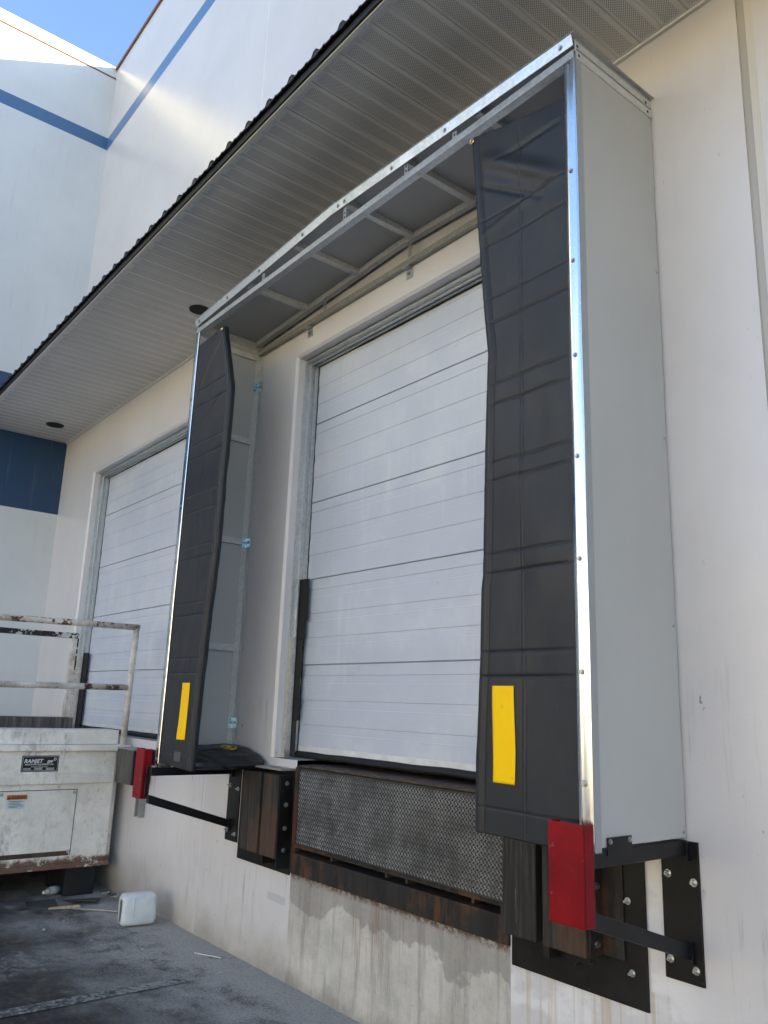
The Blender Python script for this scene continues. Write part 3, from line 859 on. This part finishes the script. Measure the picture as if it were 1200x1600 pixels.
# ------------------------------------------------------------------ shelter support brackets
def bracket(mir, label):
    """mir=False: right bracket beside the camera; True: the far left one"""
    if not mir:
        xa = -.033; xp = (-.107, .040); gxr = (-.122, .016); gz = (.897, 1.197)
    else:
        xa = -3.335; xp = (-3.362, -3.205); gxr = (-3.508, -3.382); gz = (.918, 1.218)
    root = thing('shelter_bracket', label, 'bracket', (sum(xp) / 2, -.01, .65), 'black wall brackets with red guards carrying the shelter')
    b = MB(); b.box(xp[0], xp[1], -.010, 0, .648, 1.108); b.build('wall_plate', 'black_steel', root, bevel=.002)
    for (bx, bz) in ((.18, .99), (.86, .975), (.16, .712), (.82, .695)):
        x = xp[0] + (xp[1] - xp[0]) * bx
        q = MB(); q.tube((x, -.010, bz), (x, -.0125, bz), .0135, n=20); q.tube((x, -.0125, bz), (x, -.022, bz), .0095, .0085, 6); q.tube((x, -.022, bz), (x, -.031, bz), .0045, n=10)
        q.build('bolt', 'bolt', root, smooth=False)
    w_ = .036
    b = MB(); b.box(xa, xa + w_, -.590, -.012, 1.062, 1.112)
    up = b.build('upper_arm', 'arm', root, bevel=.003)
    b = MB()
    b.hexa([(xa, -.590, .900), (xa + w_, -.590, .900), (xa + w_, -.012, .724), (xa, -.012, .724),
            (xa, -.590, .952), (xa + w_, -.590, .952), (xa + w_, -.012, .774), (xa, -.012, .774)])
    b.build('lower_arm', 'arm', root, bevel=.003)
    b = MB(); b.box(xa + w_, xa + w_ + .008, -.030, -.0105, 1.045, 1.108); b.build('weld_tab', 'arm', root, bevel=.001)
    b = MB(); b.box(xa + w_, xa + w_ + .008, -.026, -.0105, .715, .782)
    b.build('weld_tab', 'arm', root, bevel=.001)
    # small tab bolted through the shelter side
    if not mir:
        b = MB(); b.box(.0032, .0075, -.475, -.345, 1.095, 1.150)
        tb = b.build('shelter_tab', 'arm', root, bevel=.001)
        for yy in (-.462, -.358): head((.0075, yy, 1.138), (1, 0, 0), .006, .006).build('screw', 'screw', tb)
    b = MB(); x0, x1 = gxr; z0, z1 = gz
    t = .006; yf, yb = -.612, -.556
    b.box(x0, x1, yf, yf + t, z0, z1); b.box(x0, x0 + t, yf + t, yb, z0, z1); b.box(x1 - t, x1, yf + t, yb, z0, z1)
    b.build('red_guard', 'red', root, bevel=.003)
    b = MB(); b.box(xa - .004, xa + w_ - .002 if not mir else xa + .004, -.6055, -.586, z0 + .02, z1 - .10)
    b.build('guard_backing', 'arm', root)
    return root
bracket(False, 'black steel bracket with bright red guard under the right side of the shelter')
bracket(True, 'black steel bracket with dark red guard under the left side of the shelter')

# ------------------------------------------------------------------ draft pad
pad = thing('draft_pad', 'black vinyl corner pad with yellow round emblem lying below the left curtain', 'pad', (-3.1, -.25, 1.122))
def padf(u, v):
    a = 2 * PI * u
    # cross-section in XZ, rounded; extruded over Y
    poly = [(-3.335, 1.128), (-3.335, 1.205), (-3.30, 1.245), (-3.20, 1.262), (-3.05, 1.238), (-2.93, 1.205), (-2.862, 1.172), (-2.852, 1.150), (-2.88, 1.128), (-3.05, 1.122), (-3.2, 1.122)]
    n = len(poly); t = u * n; i = int(t) % n; f = t - int(t)
    p0, p1 = poly[i], poly[(i + 1) % n]
    x = p0[0] + (p1[0] - p0[0]) * f; z = p0[1] + (p1[1] - p0[1]) * f
    e = 1 - abs(2 * v - 1) ** 10
    cx, cz = -3.1, 1.165
    s = .35 + .65 * e if (v in (0, 1)) else .80 + .20 * e
    y = -.50 + .485 * v
    sag = .8 + .2 * min(1, (y + .55) / .3)
    x = cx + (x - cx) * s; z = cz + (z - cz) * s * (1 if z < cz else sag)
    nn = noise.noise(Vector((x * 7, y * 7, z * 9))) * .010 + noise.noise(Vector((x * 18, y * 15, z * 22 + 4))) * .005
    fold = -.008 * math.exp(-((z - 1.165 - .05 * math.sin(y * 9)) / .007) ** 2)
    if x > cx: x += nn + fold
    z += nn * .8
    return (x, y, max(1.113, z))
b = MB(); b.grid(padf, 110, 60)
nu = 111
b.add([(-3.1, -.505, 1.16)], [])
b.f += [((i + 1), i, len(b.v) - 1) for i in range(110)]
b.build('cushion', 'pad', pad, smooth=True)
from mathutils.bvhtree import BVHTree
PB = BVHTree.FromPolygons([Vector(v) for v in b.v], b.f)
# emblem: ring with slanted mark, lying on the sloping top
def on_pad(x, y): 
    h = PB.ray_cast(Vector((x, y, 2)), Vector((0, 0, -1)))
    return h[0].z if h[0] else 1.2
ex, ey, er = -3.075, -.185, .050
b = MB(); n = 32; vs = []; fs = []
for rr in (er, er * .84):
    vs += [(ex + rr * math.cos(2 * PI * i / n) * 1.0, ey + rr * math.sin(2 * PI * i / n) * 1.0, on_pad(ex + rr * math.cos(2 * PI * i / n), ey + rr * math.sin(2 * PI * i / n)) + .004) for i in range(n)]
fs = [(i, (i + 1) % n, n + (i + 1) % n, n + i) for i in range(n)]
b.add(vs, fs)
def mark(pts):
    b.add([(ex + px * er, ey + py * er, on_pad(ex + px * er, ey + py * er) + .0045) for px, py in pts], [tuple(range(len(pts)))])
mark([(-.78, -.28), (-.70, -.42), (.18, .12), (.10, .26)]); mark([(-.1, .26), (-.05, -.2), (.12, -.26), (.16, .22)]); mark([(.02, -.24), (.1, -.38), (.80, .18), (.72, .32)]); mark([(-.40, .40), (-.3, .1), (-.1, .05), (-.05, .4)])
b.build('emblem', 'emblem', pad, solid=.001)

# ------------------------------------------------------------------ dock bumpers
def bumper(plate, blocks, z0, z1, plates_z, label, side, mats=('wood', 'wood')):
    root = thing('dock_bumper', label, 'dock bumper', ((plate[0] + plate[1]) / 2, -.01, plates_z[0]), 'timber bumpers bolted to the dock face')
    b = MB(); b.box(plate[0], plate[1], -.012, -.001, plates_z[0], plates_z[1])
    b.build('back_plate', 'black_steel', root, bevel=.002)
    Y = -.112
    for k, (xa, xb) in enumerate(blocks):
        q = MB()
        def bf(u, v): pass
        q.box(xa, xb, Y, -.013, z0, z1)
        q.build('timber_block', mats[k], root, bevel=.006, seg=3)
    return root
bl = bumper((-3.180, -2.562), [(-2.985, -2.775), (-2.745, -2.575)], .655, 1.118, (.562, 1.140), 'pair of rusty brown timber bumpers left of the tread plate', 'L')
b = MB(); b.box(-2.574, -2.566, -.100, -.012, .60, 1.115); b.box(-2.772, -2.748, -.085, -.013, .60, 1.11); b.box(-3.05, -2.988, -.020, -.0125, .62, 1.13)
b.build('clamp_angle', 'black_steel', bl, bevel=.001)
for zz in (.70, .82, .95, 1.07): head((-2.566, -.055, zz), (1, 0, 0), .009, .010).build('bolt', 'screw', bl)
for zz in (.66, .90, 1.10): head((-3.02, -.0205, zz), (0, -1, 0), .009, .010).build('bolt', 'screw', bl)
b = MB(); b.box(-3.19, -2.56, -.110, -.001, 1.142, 1.152); b.build('cap_plate', 'galv_old', bl, bevel=.001)
br = bumper((-.828, -.180), [(-.790, -.610), (-.578, -.372)], .655, 1.118, (.512, 1.120), 'pair of oil-stained timber bumpers behind the right red guard', 'R')
b = MB(); b.box(-.608, -.580, -.070, -.013, .60, 1.11); b.box(-.370, -.362, -.095, -.012, .66, 1.11); b.box(-.362, -.268, -.020, -.012, .66, 1.11)
b.build('clamp_angle', 'rusty', br, bevel=.001)
for zz in (.70, .90, 1.06): head((-.362, -.055, zz), (1, 0, 0), .009, .012).build('bolt', 'screw', br)
for zz in (.735, .90):
    q = MB(); q.tube((-.312, -.0202, zz), (-.312, -.0212, zz), .0105, n=16); q.build('hole', 'black', br)
for (xx, zz) in ((-.252, .865), (-.242, .625), (-.48, .600), (-.42, .622)):
    q = MB(); q.tube((xx, -.012, zz), (xx, -.0145, zz), .0125, n=18); q.tube((xx, -.0145, zz), (xx, -.025, zz), .009, .008, 6); q.tube((xx, -.025, zz), (xx, -.036, zz), .0045, n=10)
    q.build('bolt', 'bolt' if xx > -.3 else 'rusty', br)
# second dock's bumper
b2 = thing('dock_bumper', 'short grey weathered timber bumper block beside the white compactor', 'dock bumper', (-4.8, -.01, .62), 'timber bumpers bolted to the dock face')
q = MB(); q.box(-4.99, -4.665, -.16, -.020, .868, 1.125); q.build('timber_block', 'wood_grey', b2, bevel=.006, seg=3)
q = MB(); q.box(-4.663, -4.640, -.158, -.014, .870, 1.122); q.build('side_plate', 'black_steel', b2)
q = MB(); q.box(-4.80, -4.30, -.018, -.002, 1.02, 1.135); q.build('wall_strap', 'black_steel', b2)
q = MB(); q.box(-4.790, -4.775, -.05, -.012, .62, .866); q.box(-4.715, -4.700, -.05, -.012, .62, .866); q.box(-4.790, -4.700, -.012, -.002, .62, .866); q.build('channel', 'galv_old', b2)
q = MB(); q.box(-4.99, -4.65, -.16, -.001, 1.127, 1.137); q.build('cap_plate', 'galv_old', b2)

# ------------------------------------------------------------------ dock leveler
lv = thing('dock_leveler', 'worn diamond tread steel dock leveler lip hanging below the door over a rusty frame', 'dock leveler', (-1.7, -.02, .575))
b = MB(); X0, X1, Z0, Z1 = -2.492, -.868, .742, 1.163
b.box(X0, X1, -.020, -.006, Z0, Z1)
lip = b.build('lip_plate', 'tread', lv, bevel=.002)
b = MB()
px = .0235
r_ = 0; z = Z0 + .016
while z < Z1 - .01:
    cnum = 0; x = X0 + .012 + (px / 2 if r_ % 2 else 0)
    while x < X1 - .008:
        a = R(38) if (cnum + r_) % 2 == 0 else R(-38)
        a = R(42) if r_ % 2 else R(-42)
        L, W = .0125, .0034
        ca, sa = math.cos(a), math.sin(a)
        pts = [(-L, 0), (-L * .5, -W), (L * .5, -W), (L, 0), (L * .5, W), (-L * .5, W)]
        base = [(x + p * ca - q * sa, -.020, z + p * sa + q * ca) for p, q in pts]
        top = [(x + .62 * (p * ca - q * sa), -.0222, z + .62 * (p * sa + q * ca)) for p, q in pts]
        b.add(base + top, [(i, (i + 1) % 6, 6 + (i + 1) % 6, 6 + i) for i in range(6)] + [(6, 7, 8, 9, 10, 11)])
        x += px; cnum += 1
    z += .0125; r_ += 1
b.build('tread_lugs', 'lug', lip)
MT['red_rust'] = rusty('faded_red_steel', (.028, .018, .016), (.09, .018, .016), .42, .56)
for bb in ((-2.535, -2.494), (-.866, -.850)):
    b = MB(); b.box(*bb, -.022, -.004, .742, 1.165); b.build('lip_edge', 'red_rust', lv, bevel=.001)
b = MB(); b.box(-2.52, -.86, -.014, .60, 1.166, 1.178)
b.build('deck_plate', 'rust', lv, bevel=.002)
b = MB(); b.box(-2.553, -.847, -.016, .10, .578, .690)
b.box(-2.553, -2.512, -.013, .10, .691, .741)
b.box(-.892, -.847, -.013, .10, .691, .741)
b.build('pit_curb', 'rusty', lv, bevel=.003)
b = MB(); b.box(-2.53, -.86, -.012, .02, .722, .741); b.build('lip_lower_bar', 'rusty', lv)
for xx in (-1.72, -1.56, -1.1, -2.2):
    b = MB(); b.box(xx - .008, xx + .008, .03, .30, .691, 1.10); b.build('hinge_post', 'rust', lv)
b = MB(); b.tube((-2.0, .12, .705), (-1.0, .14, .70), .012); b.build('pull_rod', 'rusty', lv)

# ------------------------------------------------------------------ trash compactor
XC = -5.10
cm = thing('trash_compactor', 'dirty white steel trash compactor with rusty guard rails parked against the second dock', 'compactor', (-6.0, -1.1, 0))
YW = -.075; YE_ = -2.3; BX = -7.1
b = MB()
b.box(BX, XC, YE_, YW - .05, .255, 1.10)
b.hexa([(BX, YW - .05, .255), (XC, YW - .05, .255), (XC - .05, YW, .255), (BX, YW, .255), (BX, YW - .05, 1.10), (XC, YW - .05, 1.10), (XC - .05, YW, 1.10), (BX, YW, 1.10)])
body = b.build('body', 'compactor', cm, bevel=.004)
b = MB(); b.box(XC + .001, XC + .022, YE_, YW - .052, .850, .930); b.build('stiffener_rib', 'compactor', body, bevel=.008, seg=3)
b = MB(); b.box(BX - .02, XC + .040, YE_ - .02, YW + .055, 1.101, 1.146); b.build('top_rim', 'compactor', body, bevel=.004)
b = MB(); b.box(XC + .001, XC + .035, YE_, YW - .03, .225, .262); b.build('bottom_rim', 'compactor', body, bevel=.004)
b = MB(); b.box(XC - .34, XC - .035, YE_, YW - .03, 1.147, 1.262); b.build('hopper_lip', 'compactor', cm, bevel=.006)
b = MB(); b.box(XC - .012, XC + .012, -.565, -.548, 1.147, 1.235); b.build('lip_gusset', 'rail', cm, bevel=.002)
b = MB(); b.box(XC - .68, XC - .45, YE_, -.36, 1.20, 1.345); b.build('ram_cover', 'wood_grey', cm, bevel=.006)
# access panel
b = MB(); b.box(XC + .001, XC + .008, -1.0, -.415, .318, .803); ap = b.build('access_panel', 'compactor', body, bevel=.002)
for (yy, zz) in ((-.432, .785), (-.975, .783), (-.43, .345)):
    head((XC + .008, yy, zz), (1, 0, 0), .009, .006).build('screw', 'screw', ap)
b = MB(); b.box(XC + .0085, XC + .0095, -1.0, -.425, .318, .352); b.box(XC + .0005, XC + .0030, -.414, -.409, .32, .806); b.box(XC + .0005, XC + .003, -1.0, -.414, .804, .809)
b.build('rust_edge', 'rust', ap)
# legs, skid
for bb in ((-5.62, -5.17, -.40, -.165), (-7.0, -6.5, -.40, -.165), (-7.0, -5.3, -2.2, -1.9)):
    b = MB(); b.box(*bb, .0, .254); b.build('skid', 'tank', cm, bevel=.004)
b = MB(); b.box(-5.6, -5.35, -.985, -.925, .10, .24); b.build('skid_block', 'rust', cm)
# sticker
FX = XC + .0015
def sticker(y0, y1, z0, z1, mat, name, parent, x=FX, t=.0012, bev=.0):
    q = MB(); q.box(x, x + t, y0, y1, z0, z1); return q.build(name, mat, parent, bevel=bev)
s1 = sticker(-.862, -.582, .945, 1.066, 'sticker_black', 'name_plate', body, bev=.0005)
ff = MB(); e = FX + .0013
for (a, b_, c_, d_) in ((-.855, -.589, 1.0565, 1.0585), (-.855, -.589, .9515, .9535), (-.855, -.853, .9535, 1.0565), (-.591, -.589, .9535, 1.0565)):
    ff.box(e, e + .0008, a, b_, c_, d_)
ff.build('plate_border', 'sticker_white', s1)
tx = dict(parent=s1, right=(0, 1, 0), up=(0, 0, 1))
text_mesh('plate_text', 'RAMJET', .040, 'sticker_white', origin=(e, -.846, 1.012), sx=1.02, bold=.0012, shear=.25, **tx)
text_mesh('plate_text', 'EPP', .028, 'sticker_white', origin=(e, -.672, 1.010), sx=1.0, bold=.001, shear=.25, **tx)
q = MB(); q.tube((e, -.612, 1.038), (e + .0008, -.612, 1.038), .011, n=18); q.build('plate_mark', 'sticker_white', s1)
q = MB(); q.tube((e + .0009, -.612, 1.038), (e + .0012, -.612, 1.038), .006, n=18); q.build('plate_mark', 'sticker_black', s1)
text_mesh('plate_text', 'MARATHON EQUIPMENT CO.', .0165, 'sticker_white', origin=(e, -.835, .994), sx=.98, bold=.0003, **tx)
ff = MB()
for (a, b_, z) in ((-.79, -.66, .982), (-.845, -.79, .972), (-.845, -.79, .966), (-.845, -.785, .960), (-.765, -.70, .974), (-.76, -.705, .968), (-.765, -.70, .962), (-.675, -.61, .972), (-.672, -.615, .966), (-.675, -.61, .960)):
    ff.box(e, e + .0006, a, b_, z - .0013, z + .0013)
ff.build('plate_fine_print', 'sticker_white', s1)
px_ = XC + .0095
s2 = sticker(-.928, -.800, .680, .745, 'sticker_blue', 'warning_label', ap, px_)
s3 = sticker(-.936, -.790, .7455, .780, 'sticker_orange', 'warning_header', s2 if False else ap, px_)
e2 = px_ + .0014
text_mesh('warning_text', 'WARNING', .026, 'sticker_black', ap, (e2, -.905, .752), (0, 1, 0), (0, 0, 1), sx=.92, bold=.0006)
ff = MB(); ff.add([(e2, -.930, .751), (e2, -.910, .751), (e2, -.920, .770)], [(0, 1, 2)]); ff.build('warning_triangle', 'sticker_black', ap)
ff = MB()
for i, z in enumerate((.733, .722, .711, .700, .690)):
    ff.box(e2 - .0002, e2 + .0004, -.918 + .004 * (i % 2), -.812 - .012 * ((i * 2) % 3) - (.02 if i == 4 else 0), z - .0019, z + .0019)
ff.build('warning_fine_print', 'sticker_text', ap)
# guard rails
fr_ = XC - .005
b = MB(); b.path([(fr_, -.075, 1.147), (fr_, -.070, 1.6), (fr_, -.062, 2.122)], .0255, 16); b.build('rail_post', 'rail', cm, smooth=True)
b = MB(); b.path([(fr_, -.040, 2.120), (fr_, -.6, 2.114), (fr_, -1.2, 2.106), (fr_, -2.25, 2.095)], .0255, 16); b.build('top_rail', 'rail_rusty', cm, smooth=True)
b = MB(); b.path([(fr_, -.092, 1.612), (fr_, -1.1, 1.598), (fr_, -2.25, 1.585)], .0245, 16); b.build('mid_rail', 'rail_rusty', cm, smooth=True)
b = MB(); b.path([(fr_, -2.25, 1.147), (fr_, -2.25, 2.1)], .0255, 16); b.build('rail_post', 'rail', cm, smooth=True)
rx_ = -5.72
b = MB(); b.box(rx_ - .025, rx_ + .025, -.40, -.35, 1.345, 2.025); b.build('rear_post', 'rail', cm, bevel=.004)
b = MB(); b.box(rx_ - .025, rx_ + .025, -2.25, -.35, 2.026, 2.072); b.build('rear_top_rail', 'rail_black', cm, bevel=.004)
b = MB(); b.box(rx_ + .0255, rx_ + .029, -.36, -.349, 1.75, 2.06); b.box(rx_ - .02, rx_ + .026, -.349, -.346, 1.75, 2.06); b.build('peeling_paint', 'rail_black', cm)

# ------------------------------------------------------------------ things on the ground
# plastic jug
jr = thing('plastic_jug', 'milky white plastic jug lying on its side against the wall foot', 'jug', (-4.12, -.235, 0))
import bmesh
def rounded(name, sx, sy, sz, bev, mat, parent, rot, ctr, seg=5, taper=0):
    bm = bmesh.new(); bmesh.ops.create_cube(bm, size=1)
    for v in bm.verts: v.co = Vector((v.co.x * sx, v.co.y * sy, v.co.z * sz))
    bmesh.ops.bevel(bm, geom=list(bm.edges), offset=bev, segments=seg, profile=.5, affect='EDGES')
    for v in bm.verts:
        if taper: v.co.z *= 1 + taper * v.co.y / sy
        v.co += Vector((0, 0, 0)) + v.co * .02 * noise.noise(v.co * 12)
        v.co.rotate(rot); v.co += Vector(ctr)
    me = bpy.data.meshes.new(name); bm.to_mesh(me); bm.free(); me.materials.append(MT[mat])
    me.polygons.foreach_set('use_smooth', [True] * len(me.polygons))
    o = bpy.data.objects.new(name, me); COL.objects.link(o); o.parent = parent; o['_w'] = parent['_w']; return o
from mathutils import Euler
er_ = Euler((R(0), R(-4), R(-8)))
rounded('jug_body', .14, .245, .205, .040, 'jug', jr, er_, (0, 0, .106))
rounded('side_band', .035, .287, .222, .034, 'jug_dark', jr, er_, (.020, -.0155, .122)) if False else None
b = MB()
# indented centre panel outline and a moulded rib on the big face
fdir = Vector((math.cos(R(-8)), math.sin(R(-8)), 0)); sdir = Vector((-math.sin(R(-8)), math.cos(R(-8)), 0)); cc = Vector((-4.12, -.235, .108))
for off in (-.045,):
    p = cc + fdir * .0695 + sdir * off
    b.path([p + Vector((0, 0, -.07)), p + Vector((0, 0, .07))], .005, 8)
b.build('moulded_rib', 'jug', jr, smooth=True)
b = MB(); p = cc - fdir * .012 - sdir * .1265
b.hexa([tuple(p + fdir * a + sdir * s_ + Vector((0, 0, z))) for (a, s_, z) in ((.035, -.002, -.068), (.060, -.002, -.068), (.060, .004, -.068), (.035, .004, -.068), (.035, -.002, .068), (.060, -.002, .068), (.060, .004, .068), (.035, .004, .068))])
b.build('dark_seam', 'jug_dark', jr, bevel=.002)
# cardboard sheets
def sheet(pts, h, mat, name, label, cat, group=None):
    b = MB(); n = len(pts); 
    b.add([(x, y, .002 + z) for x, y, z in pts] + [(x, y, .002 + z + h) for x, y, z in pts], [tuple(range(n)), tuple(range(n, 2 * n))] + [(i, (i + 1) % n, n + (i + 1) % n, n + i) for i in range(n)])
    c_ = (sum(p[0] for p in pts) / n, sum(p[1] for p in pts) / n, 0)
    return solo(b, name, mat, c_, label, cat, group, bevel=.0008)
sheet([(-5.12, -.70, 0), (-4.86, -.74, .0), (-4.80, -.545, 0), (-5.05, -.50, .01)], .006, 'card', 'cardboard_sheet', 'dark damp cardboard sheet in the shade left of the pale stick', 'cardboard', 'flattened cardboard under the compactor')
sheet([(-5.05, -.44, 0), (-4.86, -.42, .03), (-4.80, -.26, .02), (-4.98, -.17, 0)], .005, 'card', 'cardboard_sheet', 'crumpled grey cardboard flap between the pale stick and the wall', 'cardboard', 'flattened cardboard under the compactor')
b = MB(); b.hexa([(-4.82, -.62, .006), (-4.795, -.625, .006), (-4.70, -.425, .012), (-4.73, -.42, .012), (-4.82, -.61, .018), (-4.80, -.615, .018), (-4.71, -.425, .034), (-4.735, -.42, .034)])
solo(b, 'wooden_stick', 'wood_pale', (-4.76, -.52, 0), 'broken pale wooden stick on the asphalt beside the cardboard', 'stick', bevel=.003)
b = MB(); b.path([(-4.72, -.47, .012), (-4.55, -.30, .014), (-4.40, -.17, .012)], .008, 8)
solo(b, 'metal_rod', 'galv_old', (-4.55, -.3, 0), 'thin grey metal rod lying from the stick to the plastic jug', 'rod', smooth=True)
bt = thing('plastic_bottle', 'small dirty bottle lying in the dark under the compactor', 'bottle', (-5.25, -.50, 0))
b = MB(); b.tube((-5.27, -.41, .04), (-5.22, -.50, .04), .030, .030, 16); b.tube((-5.22, -.50, .04), (-5.205, -.525, .04), .030, .012, 16); b.build('bottle_body', 'paper', bt, smooth=True)
b = MB(); b.tube((-5.205, -.526, .04), (-5.195, -.545, .04), .014, .013, 14); b.build('cap', 'clear_white', bt)
# litter at the corner
for k in range(5):
    a = random.random() * 6; cx_, cy_ = -4.95 + .05 * k - .07, -.10 - .04 * (k % 3)
    b = MB()
    def lf(u, v, a=a): 
        return (cx_ + .05 * (u - .5) * math.cos(a) - .05 * (v - .5) * math.sin(a), cy_ + .05 * (u - .5) * math.sin(a) + .05 * (v - .5) * math.cos(a), .012 + .02 * k % .05 + .018 * noise.noise(Vector((u * 3, v * 3, k))) + .01)
    b.grid(lf, 6, 6)
    solo(b, 'litter_scrap', 'paper' if k % 2 else 'card', (cx_, cy_, 0), 'crumpled paper scraps heaped in the corner of compactor and wall', 'litter', 'litter in the corner by the wall', solid=.001)
b = MB(); b.tube((-3.30, -.19, .006), (-3.13, -.10, .006), .003, n=6)
solo(b, 'straw', 'sticker_white', (-3.2, -.15, 0), 'thin white straw lying on the dusty ground near the wall', 'straw')
for k, (xx, yy) in enumerate(((-3.55, -.42), (-3.9, -.62), (-3.1, -.55), (-4.3, -.8), (-2.65, -.35), (-3.4, -.30), (-2.9, -.22), (-4.45, -.62))):
    b = MB(); n = 7; rr = .007 + .006 * random.random()
    vs = [(xx + rr * math.cos(2 * PI * i / n) * random.uniform(.7, 1.2), yy + rr * math.sin(2 * PI * i / n) * random.uniform(.7, 1.2), .001) for i in range(n)] + [(xx, yy, .001 + rr * .8)]
    b.add(vs, [(i, (i + 1) % n, n) for i in range(n)])
    solo(b, 'pebble', 'conc' if k % 3 else 'paper', (xx, yy, 0), 'tiny pale pebble lying loose on the asphalt', 'pebble', 'loose pebbles on the asphalt')

for o in bpy.data.objects:
    if '_w' in o: del o['_w']

# ------------------------------------------------------------------ light
w_ = bpy.data.worlds.new('World'); scene.world = w_; w_.use_nodes = True
nt = w_.node_tree; bg = nt.nodes['Background']
sky = nt.nodes.new('ShaderNodeTexSky'); sky.sky_type = 'NISHITA'; sky.sun_disc = False
SA, SB = .9, .50
d = Vector((SA, 1, SB)).normalized()        # towards the sun
el = math.asin(d.z); az = math.atan2(d.x, d.y)
sky.sun_elevation = el; sky.sun_rotation = az
sky.air_density = 1.0; sky.dust_density = .6; sky.ozone_density = 2.4
nt.links.new(sky.outputs[0], bg.inputs[0]); bg.inputs[1].default_value = .115
sl = bpy.data.lights.new('sun', 'SUN'); sl.energy = 5.0; sl.angle = R(.5); sl.color = (1, .78, .40)
so = bpy.data.objects.new('sun', sl); COL.objects.link(so)
so.rotation_euler = (-d).to_track_quat('-Z', 'Y').to_euler()

# ------------------------------------------------------------------ camera
cd = bpy.data.cameras.new('camera'); co = bpy.data.objects.new('camera', cd); COL.objects.link(co)
co.location = (1.6911, -2.7631, 1.5335); co.rotation_euler = (1.8074, -.035, .8936)
cd.sensor_fit = 'VERTICAL'; cd.sensor_height = 36; cd.lens = 1259.3466 / 1600 * 36
cd.clip_start = .05; cd.clip_end = 800
scene.camera = co
vs_ = scene.view_settings; vs_.view_transform = 'Standard'; vs_.look = 'None'; vs_.exposure = 2.05; vs_.gamma = 1
scene.cycles.max_bounces = 10; scene.cycles.diffuse_bounces = 6
